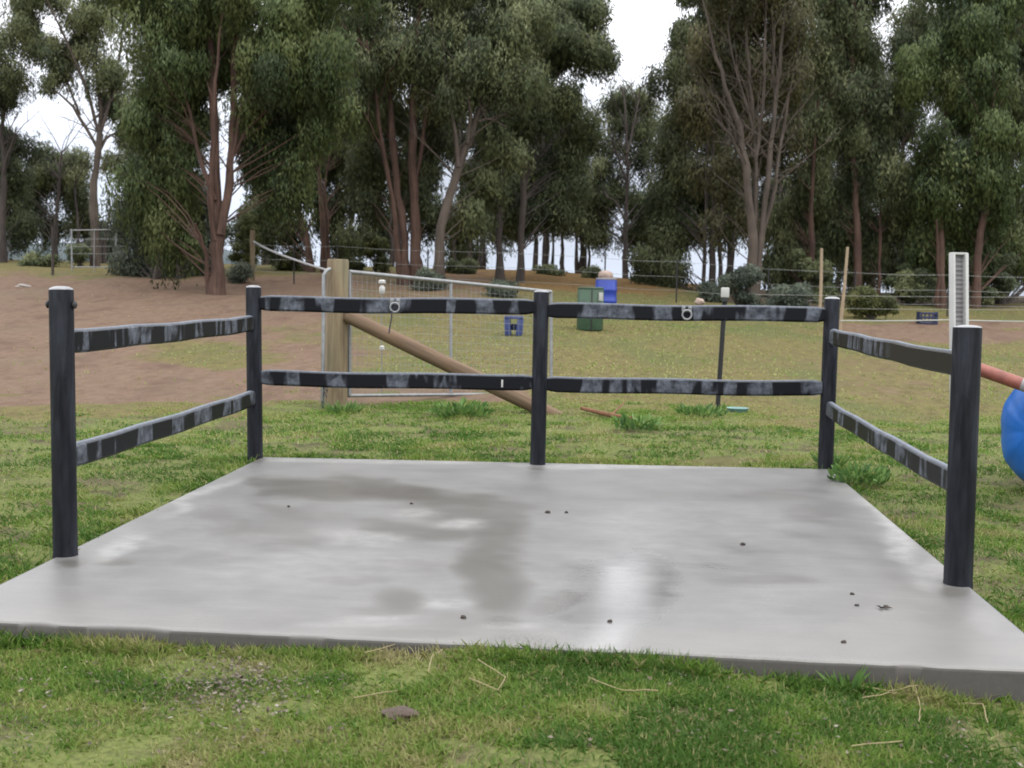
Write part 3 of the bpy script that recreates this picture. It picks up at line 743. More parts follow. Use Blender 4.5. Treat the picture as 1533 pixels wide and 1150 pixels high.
tag(mb.build('electric_tape', MAT['tape'], origin=_o1[0]), 'pale electric tape running level from the leaning timber stake past the white jump stand', 'fence tape')

# far wire fence under the trees
fd = 37.0
wf = thing('wire_fence', gpt(900, fd), 'thin wire and picket fence crossing the dry rise in front of the trees', 'fence')
cols = [(378, 41.), (440, 40.), (505, 39.5), (640, 38.5), (775, 38), (905, 37.5), (1013, 37), (1150, 36.5), (1280, 36.), (1420, 36), (1560, 36)]
for k, (uu, dd) in enumerate(cols):
    p0 = gpt(uu, dd)
    if k == 0: continue
    mb = MB(); mb.tube([p0 - [0, 0, .1], p0 + [0, 0, 1.25]], .022, 6); mb.build('picket', MAT['black_steel'], wf)
mb = MB()
for hz in (.35, .75, 1.18):
    for (a, b2) in zip(cols, cols[1:]): mb.tube([gpt(*a) + [0, 0, hz], gpt((a[0] + b2[0]) / 2, (a[1] + b2[1]) / 2) + [0, 0, hz - .01], gpt(*b2) + [0, 0, hz]], .0045, 4, caps=False)
mb.build('wire', MAT['wire'], wf)
# nearer pale wires on the right
d = 30.0
wf2 = thing('wire_strand', gpt(1340, d), 'two pale fence wires above the electric tape by the green bush', 'fence wire')
for vv in (443, 462):
    mb = MB(); mb.tube([px(1130, vv - 2, d), px(1340, vv + 1, d), px(1700, vv + 3, d + .6)], .0035, 5); mb.build('wire', MAT['tape'], wf2)
# far corner post with the long white line
fp = gpt(378, 41.0); ft = px(378, 345, 41.0)
c_ = thing('corner_post', fp, 'tall timber corner post at the far end of the long white line', 'fence post')
mb = MB(); mb.tube([fp - [0, 0, .1], ft], [.085, .08], 12); mb.build('post', MAT['pine'], c_)
a, b2 = px(494, 406, 13.95), px(380, 362, 40.9)
mb = MB(); out = []
for t in np.linspace(0, 1, 20):
    out.append(a * (1 - t) + b2 * t - np.array([0, 0, .05 * 4 * t * (1 - t)]))
mb.tube(out, [.013 + .022 * t for t in np.linspace(0, 1, 20)], 8)
tag(mb.build('fence_line', MAT['galv'], origin=a), 'long whitish fence line running from the strainer post uphill to the far corner post', 'fence line')

# yard gate frame far at the upper edge of the dirt
gd = 44.0
yo = gpt(140, gd); yg = thing('yard_gate', yo, 'pale metal yard gate frame standing beside the dense grey green tree', 'gate')
for (uu, ub) in ((107, 108), (174, 174)):
    mb = MB(); b0 = gpt(ub, gd); mb.tube([b0 - [0, 0, .1], px(uu, 343, gd)], .030, 8); mb.build('upright', MAT['galv'], yg)
mb = MB(); mb.tube([px(105, 345, gd), px(215, 343, gd)], .020, 8); mb.build('top_rail', MAT['galv'], yg)
mb = MB(); z0 = gpt(108, gd)[2]; mb.tube([np.array([*px(108, 390, gd)[:2], z0 + .12]), np.array([*px(205, 390, gd)[:2], z0 + .16])], .020, 8); mb.build('bottom_rail', MAT['galv'], yg)
mb = MB()
for vv in (358, 369, 380): mb.tube([px(107, vv, gd), px(160, vv, gd), px(225, vv - 1, gd)], .008, 5)
mb.build('wire', MAT['galv'], yg)
mb = MB(); mb.tube([gpt(141, gd) - [0, 0, .1], px(141, 344, gd)], .016, 6); mb.build('upright', MAT['galv'], yg)
b0 = gpt(79, 42); mb = MB(); mb.tube([b0 - [0, 0, .1], px(79, 340, 42)], .05, 8)
tag(mb.build('fence_picket', MAT['bark_dark'], origin=b0), 'dark upright picket in the grass next to the pale yard gate', 'fence post')

# ------------------------------------------------------------------ jump stand, pole, barrel
jd = 9.0
jb = gpt(1452, jd); jt = px(1435, 379, jd)
js = thing('jump_stand', jb, 'white plastic jump stand with a ribbed grey channel, behind the near fence post', 'jump stand')
W_ = 24 / F * jd / 2; x = np.array([1., .25, 0]) / 1.03; y = np.array([-.25, 1., 0]) / 1.03; z = np.array([0, 0, 1.])
Hs = jt[2] - jb[2]; mid = (jb + jt) / 2; upv = (jt - jb) / 2
mb = MB(); mb.box(mid - x * (W_ - .007), x * .007, y * .035, upv, .003); mb.box(mid + x * (W_ - .012), x * .012, y * .038, upv, .003)
mb.build('flange', MAT['white_plastic'], js)
mb = MB(); mb.box(mid + y * .015, x * (W_ - .02), y * .006, upv * .995)
nrib = int(Hs / .032)
for k in range(nrib): mb.box(jb + (jt - jb) * ((k + .5) / nrib) + y * .006, x * (W_ - .021), y * .006, z * .007)
mb.build('channel', MAT['grey_paint'], js, smooth=False)
mb = MB(); mb.box(jt - z * .004 + y * .0, x * (W_ - .004), y * .03, z * .008, .003); mb.build('cap', MAT['white_plastic'], js)
for sg in (-1, 1):
    mb = MB(); mb.box(jb + y * sg * .06 + z * .03, x * .035, y * .05, z * .03, .008); mb.build('foot', MAT['white_plastic'], js)
pa_, pb_ = px(1452, 548, jd - .12), px(1533, 576.5, jd - .28)
dp_ = (pb_ - pa_) / np.linalg.norm(pb_ - pa_)
for t in np.arange(.3, 4, .02):
    q_ = pa_ + dp_ * t
    if q_[2] < gz(q_[0], q_[1]) + .05: break
pb_ = q_; PL = float(np.linalg.norm(pb_ - pa_))
pole = thing('jump_pole', pa_, 'red and grey banded jump pole sloping from the white stand past the blue barrel', 'pole')
cuts = [0, .06, .36, .62, .95, 1.3, 1.65, PL] if PL > 1.7 else [0, .06, .36, .62, PL]
segs = [(a / PL, b2 / PL, 'grey_paint' if i % 2 == 0 else 'red_paint') for i, (a, b2) in enumerate(zip(cuts, cuts[1:]))]
for s0, s1, mt in segs:
    mb = MB(); a = pa_ + (pb_ - pa_) * s0; b2 = pa_ + (pb_ - pa_) * s1; mb.tube([a, b2], .046, 16); mb.build('band', MAT[mt], pole)
bc = px(1564, 672, jd + .25); ax = np.array([.87, .47, 0.]); ax /= np.linalg.norm(ax)
gzb = float(gz(bc[0], bc[1])); r = .475
barrel = thing('blue_barrel', np.array([bc[0], bc[1], gzb]), 'big bright blue plastic barrel lying on its side behind the jump pole', 'barrel')
c0 = np.array([bc[0], bc[1], gzb + r + .005])
c0[2] = max(gzb + r, bc[2])
mb = MB(); prof = [(.04, -.14), (r * .35, -.13), (r * .62, -.10), (r * .82, -.05), (r * .94, .03), (r * .99, .14), (r, .26), (r * 1.0, .86), (r * .97, 1.0), (r * .8, 1.1), (r * .4, 1.13)]
mb.lathe(c0, prof, 64, ax)
sdv = np.array([ax[1], -ax[0], 0])
for q in range(len(mb.v)):
    w_ = np.array(mb.v[q]) - c0; th = math.atan2(w_[2], w_ @ sdv); rad = math.hypot(w_[2], w_ @ sdv)
    k_ = min(1, rad / r) * (.007 * math.sin(th * 7 + .6) + .008 * math.sin(th * 3 + 2) + .003 * math.sin(th * 17))
    mb.v[q] = tuple(np.array(mb.v[q]) - ax * k_ + (sdv * (w_ @ sdv) + np.array([0, 0, w_[2]])) * (.014 * math.sin(th * 5 + 1)))
mb.build('shell', MAT['blue_plastic'], barrel)
mb = MB(); mb.lathe(c0 - ax * .03 + [0, 0, r * .5], [(.05, -.02), (.055, -.08), (.05, -.095)], 16, ax); mb.build('bung', MAT['blue_plastic'], barrel)
for sg in (.25, .85):       # timber chocks keep it off the grass
    mb = MB(); pz = c0 + ax * sg; mb.box([pz[0], pz[1], (gzb + c0[2] - r) / 2 - .01], np.array([ax[1], -ax[0], 0]) * .2, ax * .04, (0, 0, max(.03, (c0[2] - r - gzb) / 2 + .03)), .004); mb.build('chock', MAT['pine_brown'], barrel)

# ------------------------------------------------------------------ litter on the slab and lawn
for k, (uu, vv, r, w) in enumerate(((820, 767, .018, 'larger of two dark crumbs side by side on the slab centre'), (848, 767, .012, 'smaller of two dark crumbs side by side on the slab centre'), (694, 924, .014, 'lone dark crumb in the damp streak near the slab front'),
                              (913, 930, .012, 'dark crumb in the shiny damp area of the slab'), (1112, 815, .016, 'dark crumb on the dry concrete between picket line and slab corner'), (1263, 961, .011, 'dark crumb near the thick end of the slab front edge'),
                              (1276, 889, .011, 'upper of two specks beside the dry leaf sprig on the slab'), (1283, 906, .010, 'lower of two specks beside the dry leaf sprig on the slab'), (616, 754, .012, 'dark speck above the pale damp patches of the slab'), (432, 758, .010, 'tiny dark speck towards the low rail side of the slab'))):
    rock('dirt_crumb', on_slab(uu, vv, .004), r, MAT['clod'], w, 'dirt crumb', .6, k + 20, 'dirt crumbs on the slab')
p = on_slab(1322, 911, .004); mb = MB()
for k in range(7):
    a = rng.uniform(0, 6.28); L = rng.uniform(.03, .06); dv = np.array([math.cos(a), math.sin(a) * .8, 0]); o_ = p - dv * .004
    nv = np.array([-dv[1], dv[0], 0]); mb.add([o_, o_ + dv * L * .5 + nv * L * .18 + [0, 0, .012], o_ + dv * L + [0, 0, .006], o_ + dv * L * .5 - nv * L * .18 + [0, 0, .004]], [(0, 1, 2, 3)])
tag(mb.build('leaf_sprig', MAT['clod'], origin=p), 'small dry dark leaf sprig lying on the concrete slab', 'leaf sprig')
p = on_ground(598, 1078)
rock('bark_piece', p + [0, 0, .016], .055, MAT['bark_chip'], 'curled brown piece of bark lying in the front grass', 'bark piece', .34, 9)
for k, (pl, lab) in enumerate((([(702, 1033), (745, 1055), (757, 1030), (715, 1004)], 'bent yellow straw stalk in a hook shape on the front grass'), ([(545, 998), (600, 978), (625, 970)], 'straight straw stalk leaning at the slab front edge'),
                      ([(530, 1065), (570, 1054), (595, 1050)], 'short straw stalk next to the brown bark piece'), ([(880, 1030), (930, 1046), (985, 1053)], 'long curved straw stalk on the grass in front of the slab'),
                      ([(1285, 1037), (1330, 1048), (1375, 1046)], 'thick pale straw stalk by the tall part of the slab edge'), ([(1440, 1065), (1470, 1075), (1478, 1098)], 'curved straw stalk hooked over near the slab corner'), ([(1275, 1134), (1350, 1132)], 'straight pale straw stalk low in the front grass'), ([(1290, 1065), (1330, 1058), (1345, 1052)], 'slanting straw stalk between two others near the tall slab edge'),
                      ([(640, 1025), (646, 998), (662, 985)], 'thin upright straw stalk arching at the slab front'), ([(1375, 1100), (1378, 1070), (1370, 1045)], 'thin straw stalk pointing at the slab edge'))):
    pts = [on_ground(*q) + [0, 0, .034 + .012 * math.sin(i * 2 + k)] for i, q in enumerate(pl)]
    mb = MB(); sub = []
    for a, b2 in zip(pts, pts[1:]):
        for t in (0, .33, .66): sub.append(a * (1 - t) + b2 * t + rng.normal(0, .0015, 3))
    sub.append(pts[-1]); mb.tube(sub, .0019, 5); tag(mb.build('straw_stalk', MAT['straw'], origin=pts[0]), lab, 'straw stalk', 'straw stalks on the grass')
p = on_ground(922, 628); mb = MB()
mb.tube([on_ground(870, 618) + [0, 0, .05], on_ground(915, 628) + [0, 0, .04], on_ground(945, 634) + [0, 0, .06]], [.02, .028, .012], 8)
mb.tube([on_ground(915, 628) + [0, 0, .04], on_ground(935, 618) + [0, 0, .12]], [.015, .006], 6)
tag(mb.build('dead_branch', MAT['rust_leaf'], origin=p), 'short rusty dead branch lying in the green grass behind the slab', 'branch')

# ------------------------------------------------------------------ foliage builders
LEAVES = 0
def diamonds(P, D, N, L, Wd):
    "leaf quads: base points P, direction D, side N, lengths L, widths Wd"
    S_ = np.cross(D, N); S_ /= np.linalg.norm(S_, axis=1)[:, None] + 1e-9
    L = L[:, None]; Wd = Wd[:, None]
    v = np.stack([P, P + D * L * .45 + S_ * Wd * .5, P + D * L, P + D * L * .45 - S_ * Wd * .5], 1).reshape(-1, 3)
    return v, np.arange(len(v)).reshape(-1, 4)
def unit(a): return a / (np.linalg.norm(a, axis=1)[:, None] + 1e-9)

def crown_leaves(rs, ell, dens, leaf, droop, tintc, sub_r=(.30, .62), gap=.25):
    """ell: list of (centre, (rx, ry, rz)). Returns leaf arrays and sub-clump centres"""
    Ps, Ts, Cs, subs = [], [], [], []
    for c_, rad in ell:
        rad = np.asarray(rad); area = math.pi * rad[0] * rad[2]; dens_ = dens * 2.6
        ns = max(4, int(area * 2.3)); q = unit(rs.normal(size=(ns, 3))) * rs.uniform(.12, 1, (ns, 1)) ** .5
        sc = np.asarray(c_) + q * np.maximum(rad - .38, rad * .5)
        keep = rs.uniform(size=ns) > gap * .6; sc = sc[keep]; ns = len(sc)
        if ns == 0: continue
        w = rs.uniform(.25, 1.6, ns); w /= w.sum(); cnt = np.maximum(6, (w * area * dens_).astype(int))
        sr = rs.uniform(*sub_r, ns); st_ = rs.normal(0, .27, ns)
        for k in range(ns):
            nn = cnt[k]; g_ = unit(rs.normal(size=(nn, 3))) * (rs.uniform(0, 1, (nn, 1)) ** .45) * sr[k] * np.array([1.15, 1.15, .8 + droop * .5])
            g_[:, 2] -= droop * sr[k] * .35
            # strands: leaves gather on a few hanging twigs
            m_ = max(2, nn // 14); tw = unit(rs.normal(size=(m_, 3))) * (rs.uniform(0, 1, (m_, 1)) ** .4) * sr[k] * np.array([1.25, 1.25, .9]); id_ = rs.integers(0, m_, nn)
            al = rs.uniform(0, 1, nn); f_ = .68
            g2 = tw[id_] + np.stack([rs.normal(0, .05, nn), rs.normal(0, .05, nn), -al * sr[k] * (.6 + 1.35 * droop)], 1)
            use = rs.uniform(size=nn) < f_; g_[use] = g2[use]
            Cs.append(unit(g_ / sr[k] + np.array([0, 0, .35]) + rs.normal(0, .22, (nn, 3)) + (sc[k] - np.asarray(c_)) / rad * .5))
            Ps.append(sc[k] + g_); Ts.append(np.clip(tintc + st_[k] + rs.normal(0, .10, nn), 0, 1))
        subs.append(sc)
    P = np.concatenate(Ps); T = np.concatenate(Ts); n_ = len(P); global LEAVES; LEAVES += n_
    D = unit(np.stack([rs.normal(0, .55, n_), rs.normal(0, .55, n_), -.35 - droop * rs.uniform(.3, 1.3, n_)], 1))
    N_ = rs.normal(size=(n_, 3)); L = rs.uniform(.7, 1.35, n_) * leaf[0]; Wd = rs.uniform(.7, 1.3, n_) * leaf[1]
    v, q = diamonds(P, D, N_, L, Wd)
    return v, q, T, np.concatenate(subs), np.concatenate(Cs)

def stem_pts(rs, pts, d, dd, snap):
    out = []
    for i, (u_, v_) in enumerate(pts):
        out.append(px(u_, v_, d + dd * i / max(1, len(pts) - 1)))
    if snap:
        g0 = gpt(pts[0][0], d); out[0] = g0 - np.array([0, 0, .15])
    # resample with a little wander
    res = []
    for a, b2 in zip(out, out[1:]):
        n_ = max(2, int(np.linalg.norm(b2 - a) / .45))
        for t in np.linspace(0, 1, n_, endpoint=False): res.append(a * (1 - t) + b2 * t + (rs.normal(0, .022, 3) if (t > 0) else 0))
    res.append(out[-1]); return np.array(res)

def tree(name, label, d, stems, crowns, leaf='leaf_dark', bark='bark_dark', dens=620, lsize=(.165, .040), droop=.8, tint=.45, seed=0, gap=.30, twig=.5, cat='tree', group='gum trees along the paddock edge', flare=1.25, kpx=1.0, limb_r=1.0, back=135, twigs=16):
    rs = np.random.default_rng(seed + 100)
    base = gpt(stems[0][0][0][0], d)
    root = thing(name, base, label, cat, group)
    k = d / F
    mb = MB(); SP = []; SR = []
    for i, (pts, w0, w1) in enumerate(stems):
        path = stem_pts(rs, pts, d, rs.uniform(-.8, .8) if i else rs.uniform(-.4, .4), i == 0 or pts[0][1] >= 370)
        n_ = len(path); t = np.linspace(0, 1, n_); r = (w0 * (1 - t) + w1 * t) * k / 2 * (.84 if w0 > 6 else 1.0)
        if i == 0 or pts[0][1] >= 370: r[:2] *= flare
        r *= 1 + rs.normal(0, .075, n_)
        r = np.maximum(r, .012)
        mb.tube(list(path), list(r), 10 if w0 > 8 else 7); SP.append(path); SR.append(r)
    SPa = np.concatenate(SP); SRa = np.concatenate(SR)
    ell = []
    for cr in crowns:
        u_, v_, ru, rv = cr[:4]
        if v_ < -35: v_, rv = -38, min(rv, 46)
        dd = cr[4] if len(cr) > 4 else (1.4 if v_ > back else 0)
        ell.append((px(u_, v_, d + dd), (ru * k, max(.6, min(ru, rv * 1.2) * k * .9), rv * k)))
    for c_, rad in list(ell):
        for _ in range(2):
            q_ = rs.normal(size=3); q_ /= np.linalg.norm(q_); f_ = rs.uniform(.20, .36)
            ell.append((np.asarray(c_) + q_ * np.asarray(rad) * rs.uniform(.8, 1.1), tuple(np.maximum(.40, np.asarray(rad) * f_))))
    if ell:
        v, q, T, subs, C_ = crown_leaves(rs, ell, dens, lsize, droop, tint, gap=gap)
        fast_mesh('crown', v, q, MAT[leaf], root, T, clump=C_)
        for s_ in subs:
            if rs.uniform() > twig: continue
            dv = SPa - s_; hd = np.linalg.norm(dv[:, :2], axis=1); up = dv[:, 2]
            cost = hd + np.abs(up + .6 * hd) * .9 + np.where(up > 0, up * 1.5, 0)
            j = int(np.argmin(cost)); a = SPa[j]; L = np.linalg.norm(s_ - a)
            if L > 6.5: continue
            r0 = min(SRa[j] * .4, .008 + .0075 * L) * limb_r
            midp = a * .5 + s_ * .5 + np.array([0, 0, rs.uniform(-.02, .22) * L]) + rs.normal(0, .10 * L, 3)
            pts = [(1 - t) ** 2 * a + 2 * t * (1 - t) * midp + t * t * s_ for t in np.linspace(0, 1, 5)]
            mb.tube(pts, [r0 * (1 - t) + .007 * t for t in np.linspace(0, 1, 5)], 4, caps=False)
    hi = np.where(SPa[:, 2] > base[2] + 3.2)[0]
    for _ in range(twigs if len(hi) else 0):
        j = int(rs.choice(hi)); a = SPa[j]; an = rs.uniform(0, 6.283); L = rs.uniform(.9, 2.5)
        dv = np.array([math.cos(an) * .75, math.sin(an) * .5, rs.uniform(.35, 1.5)]); dv /= np.linalg.norm(dv)
        bend = np.array([math.cos(an) * .5, math.sin(an) * .3, rs.uniform(-.5, .5)]) * .35
        pts = [a + dv * L * t + bend * L * t * t + (rs.normal(0, .03, 3) if t > 0 else 0) for t in np.linspace(0, 1, 6)]
        r0 = min(SRa[j] * .5, .010 + .009 * L); mb.tube(pts, [r0 * (1 - t) + .005 * t for t in np.linspace(0, 1, 6)], 4, caps=False)
        for f_ in (.45, .7):
            p0 = a + dv * L * f_ + bend * L * f_ * f_; d2 = dv + rs.normal(0, .55, 3); l2 = L * rs.uniform(.25, .5)
            mb.tube([p0, p0 + d2 * l2 * .5 + [0, 0, .04], p0 + d2 * l2], [r0 * .5, .007, .004], 3, caps=False)
    mb.build('trunk', MAT[bark], root)
    return root

def shrub(name, label, u, d, w, h, leaf, dens=1300, lsize=(.11, .03), droop=.1, tint=.5, seed=0, cat='shrub', group='shrubs along the rise', vtop=None):
    rs = np.random.default_rng(seed + 500); k = d / F; base = gpt(u, d)
    root = thing(name, base, label, cat, group)
    rw, rh = w * k / 2, h * k / 2
    ell = [(base + [0, 0, rh * .95], (rw * .95, rw * .8, rh * 1.0))]
    for _ in range(5):
        a = rs.uniform(0, 6.28); ell.append((base + [math.cos(a) * rw * .5, math.sin(a) * rw * .4, rh * rs.uniform(.35, 1.5)], (rw * .55, rw * .5, rh * .6)))
    v, q, T, subs, C_ = crown_leaves(rs, ell, dens, lsize, droop, tint, sub_r=(.12, .26), gap=.1)
    low = base[2] - .02; v[:, 2] = np.maximum(v[:, 2], low + (v[:, 2] - low) * .05)
    fast_mesh('foliage', v, q, MAT[leaf], root, T, clump=C_)
    mb = MB()
    for s_ in subs[:: max(1, len(subs) // 14)]: mb.tube([base - [0, 0, .05], base * .5 + s_ * .5 + rs.normal(0, .05, 3), s_], [.02, .014, .006], 5)
    mb.build('stem', MAT['bark_dark'], root)
    return root

exec_trees = True
# ------------------------------------------------------------------ the trees
tree('gum_tree', 'big weeping gum with a thick fork of reddish stems standing in the bare dirt', 36.0,
     [([(325, 440), (326, 405), (324, 372), (327, 340), (325, 290), (322, 220), (319, 150), (315, 60), (310, -60)], 27, 6), ([(330, 352), (340, 300), (347, 220), (350, 140), (354, 60), (360, -60), (364, -110)], 17, 6),
      ([(322, 360), (316, 320), (317, 240), (321, 150), (330, 40)], 13, 4), ([(331, 330), (345, 260), (362, 160), (392, 90), (430, 20)], 9, 4), ([(322, 300), (300, 240), (285, 170), (255, 60)], 9, 3), ([(313, 410), (309, 380), (300, 352), (292, 335)], 8, 4)],
     [(250, 60, 95, 80), (235, 160, 70, 75), (220, 250, 45, 60), (270, 240, 45, 80), (255, 320, 45, 45), (330, 40, 60, 70, 1.6), (420, 60, 80, 90), (440, 170, 70, 80), (430, 260, 42, 45), (400, 200, 40, 60), (330, -90, 130, 90), (200, -60, 80, 70), (450, -60, 90, 80), (280, 130, 40, 60, 1.4), (480, 80, 50, 80), (395, 110, 40, 60, 1.2), (280, 20, 40, 50, .5)],
     'leaf_olive', 'bark_red', 760, droop=1.35, tint=.45, seed=1, gap=.22)
tree('bushy_tree', 'dense grey green tree with foliage down to the ground and two dark trunks', 41.0,
     [([(234, 410), (236, 370), (232, 320), (228, 250)], 13, 5), ([(269, 412), (272, 370), (276, 320), (280, 260)], 13, 5)],
     [(225, 340, 36, 50), (210, 290, 30, 50), (255, 290, 48, 50), (250, 380, 40, 24), (290, 370, 28, 34), (295, 310, 30, 45), (205, 385, 22, 18), (225, 240, 36, 40), (280, 395, 26, 14)],
     'leaf_grey', 'bark_dark', 900, droop=.9, tint=.45, seed=2, gap=.1)
tree('pale_gum', 'airy gum with pale forking limbs and sparse clumps against white sky', 47.0,
     [([(143, 395), (142, 340), (140, 290), (146, 235), (150, 200)], 16, 11), ([(148, 225), (128, 190), (110, 160), (88, 140), (60, 130)], 7, 2), ([(150, 205), (132, 140), (112, 90), (92, 45), (70, 0)], 7, 3), ([(150, 205), (150, 150), (142, 90), (140, 20), (138, -60)], 8, 3), ([(150, 200), (165, 150), (178, 90), (185, 20)], 6, 2), ([(146, 232), (160, 205), (178, 200), (190, 210)], 5, 2), ([(120, 172), (100, 120), (85, 95), (75, 90)], 4, 2)],
     [(30, 35, 60, 40), (70, 105, 28, 16), (105, 60, 44, 40), (135, 20, 50, 44), (90, 100, 26, 22), (165, 95, 30, 40), (60, -30, 80, 40), (150, -60, 60, 50), (170, 160, 24, 30), (55, 60, 26, 22), (20, 95, 26, 14), (178, 240, 16, 22)],
     'leaf_dark', 'bark_pale', 560, droop=.7, tint=.62, seed=3, gap=.75)
tree('gum_tree', 'dark gum cut by the photo edge with black trunk and heavy low clumps', 49.0,
     [([(4, 372), (3, 320), (6, 260), (2, 200), (12, 130)], 15, 4), ([(5, 260), (16, 220), (24, 190)], 5, 2)],
     [(0, 210, 40, 38), (10, 290, 36, 40), (-40, 250, 50, 80), (25, 335, 22, 22), (20, 250, 26, 26), (-40, 120, 50, 40), (8, 130, 30, 18)],
     'leaf_dark', 'bark_dark', 820, droop=.6, tint=.25, seed=4, gap=.25)
tree('gum_tree', 'rounded dark gum between the pale limbed gum and the black trunked one', 54.0,
     [([(82, 372), (84, 330), (88, 290), (92, 230)], 8, 4), ([(118, 372), (116, 330), (112, 280)], 7, 3)],
     [(85, 250, 46, 28), (120, 300, 30, 30), (40, 310, 28, 28), (110, 235, 34, 20), (60, 270, 28, 28), (110, 280, 28, 30), (130, 330, 26, 34), (75, 330, 14, 14), (60, 225, 20, 12), (150, 350, 24, 26)],
     'leaf_dark', 'bark_dark', 760, droop=.6, tint=.4, seed=5, gap=.25)
tree('gum_tree', 'slanting brown trunked gum behind the white fence line', 45.0,
     [([(466, 388), (458, 350), (445, 310), (436, 270), (430, 200)], 13, 5), ([(486, 388), (484, 340), (479, 280), (480, 200)], 12, 5), ([(494, 388), (490, 330), (486, 280), (500, 210)], 7, 3)],
     [(410, 300, 36, 30), (480, 250, 50, 50), (520, 220, 45, 60), (500, 300, 32, 36), (430, 330, 28, 16), (400, 250, 34, 40), (540, 130, 40, 70), (490, 150, 50, 50), (545, 270, 26, 30), (400, 340, 20, 16), (515, 340, 18, 20)],
     'leaf_dark', 'bark_red', 700, droop=.9, tint=.4, seed=6, gap=.3)
tree('gum_tree', 'tall gum with three close dark red trunks rising from the shrubby rise', 40.0,
     [([(610, 385), (603, 340), (594, 270), (586, 200), (584, 130), (578, 20), (570, -80)], 17, 6), ([(626, 385), (622, 330), (617, 250), (618, 170), (625, 80), (632, -60)], 21, 7), ([(600, 378), (592, 330), (582, 270), (570, 200), (560, 130), (548, 60)], 11, 4), ([(620, 290), (632, 220), (640, 150), (660, 60)], 9, 4)],
     [(590, 60, 70, 70), (545, 130, 40, 70), (580, 160, 45, 60), (650, 100, 50, 80), (640, 190, 34, 60), (600, -60, 90, 70), (545, 30, 40, 60), (555, 230, 34, 40), (600, 240, 26, 34), (640, 260, 24, 40), (560, 290, 22, 30), (660, 30, 60, 60), (655, 320, 20, 26)],
     'leaf_dark', 'bark_red', 720, droop=1.0, tint=.5, seed=7, gap=.2)
tree('gum_tree', 'gum leaning outward on one thick pale brown trunk with bare white side branch', 39.0,
     [([(654, 380), (660, 340), (674, 290), (688, 245), (705, 205), (718, 165), (730, 120), (740, 40), (745, -60)], 20, 6), ([(686, 250), (682, 200), (670, 130), (664, 60)], 9, 3), ([(700, 215), (705, 170), (700, 130), (702, 60)], 7, 3), ([(716, 182), (735, 178), (752, 172), (764, 176)], 5, 2), ([(722, 160), (728, 178), (742, 180), (760, 190)], 4, 1.5), ([(664, 155), (650, 145), (636, 138)], 4, 1.5)],
     [(710, 50, 60, 60), (680, 120, 34, 50), (760, 100, 50, 60), (720, 120, 34, 34, 1), (700, -50, 90, 60), (770, 30, 50, 60), (745, 210, 40, 36, 1.2), (720, 260, 26, 34, 1.5), (700, 310, 26, 30, 1.2)],
     'leaf_dark', 'bark_pale', 660, droop=.8, tint=.5, seed=8, gap=.28)
tree('gum_tree', 'broad dark gum bulging into the bright sky gap, with dead pale side limbs', 42.0,
     [([(778, 395), (780, 350), (784, 300), (782, 240), (784, 180), (790, 100), (800, 0), (806, -80)], 13, 6), ([(748, 392), (748, 340), (750, 280), (760, 200), (765, 120)], 15, 5), ([(781, 300), (790, 265), (788, 225), (784, 185)], 6, 2), ([(786, 272), (800, 240), (803, 225)], 4, 1.5), ([(786, 180), (830, 120), (870, 70), (905, 40)], 7, 2), ([(785, 140), (820, 60), (850, 0)], 7, 3)],
     [(830, 50, 60, 60), (890, 60, 36, 30), (880, 0, 40, 34), (800, 130, 56, 60), (850, 130, 45, 40), (870, 190, 26, 30), (845, 220, 44, 40), (800, 240, 44, 50), (860, 270, 34, 24), (780, 310, 40, 30), (830, 310, 34, 28), (800, -60, 90, 60), (750, 300, 24, 40), (770, 180, 40, 50), (845, 30, 40, 50), (905, 75, 20, 20)],
     'leaf_dark', 'bark_dark', 760, droop=.6, tint=.42, seed=9, gap=.22)
tree('slender_gum', 'slender dark gum with small tufted clumps standing in the sky gap', 49.0,
     [([(936, 400), (936, 350), (938, 300), (940, 250), (938, 200), (936, 160), (930, 130)], 9, 3), ([(939, 230), (948, 190), (956, 150), (960, 130)], 4, 2), ([(938, 270), (925, 235), (912, 200)], 4, 1.5), ([(937, 330), (920, 300), (905, 290)], 4, 1.5)],
     [(920, 150, 26, 20), (958, 140, 20, 22), (935, 175, 28, 20), (912, 205, 20, 16), (955, 185, 16, 18), (905, 250, 24, 22), (925, 290, 34, 22), (960, 300, 30, 34), (960, 240, 14, 24), (895, 285, 24, 18), (880, 300, 22, 26), (955, 350, 26, 22), (905, 345, 14, 10)],
     'leaf_dark', 'bark_dark', 640, droop=.5, tint=.42, seed=10, gap=.32)
tree('gum_tree', 'thick dark gum with foliage sweeping low on the far side of the sky gap', 43.0,
     [([(1054, 408), (1055, 350), (1058, 280), (1060, 200), (1064, 100), (1070, -40)], 7, 4), ([(1066, 410), (1068, 350), (1068, 280), (1066, 180)], 12, 5), ([(1080, 410), (1078, 350), (1080, 290), (1090, 200)], 8, 4), ([(1094, 395), (1098, 350), (1104, 320), (1108, 280)], 6, 3)],
     [(1020, 110, 38, 50), (1000, 190, 38, 60), (1040, 40, 45, 60), (990, 270, 34, 50), (1030, 250, 44, 60), (1000, 340, 34, 44), (1030, 320, 34, 26), (975, 380, 22, 22), (1080, 30, 50, 70), (1060, 150, 40, 60), (1060, -50, 60, 50), (1080, 270, 30, 40), (1010, 390, 22, 14), (1085, 320, 18, 14)],
     'leaf_dark', 'bark_dark', 860, droop=.9, tint=.38, seed=11, gap=.12)
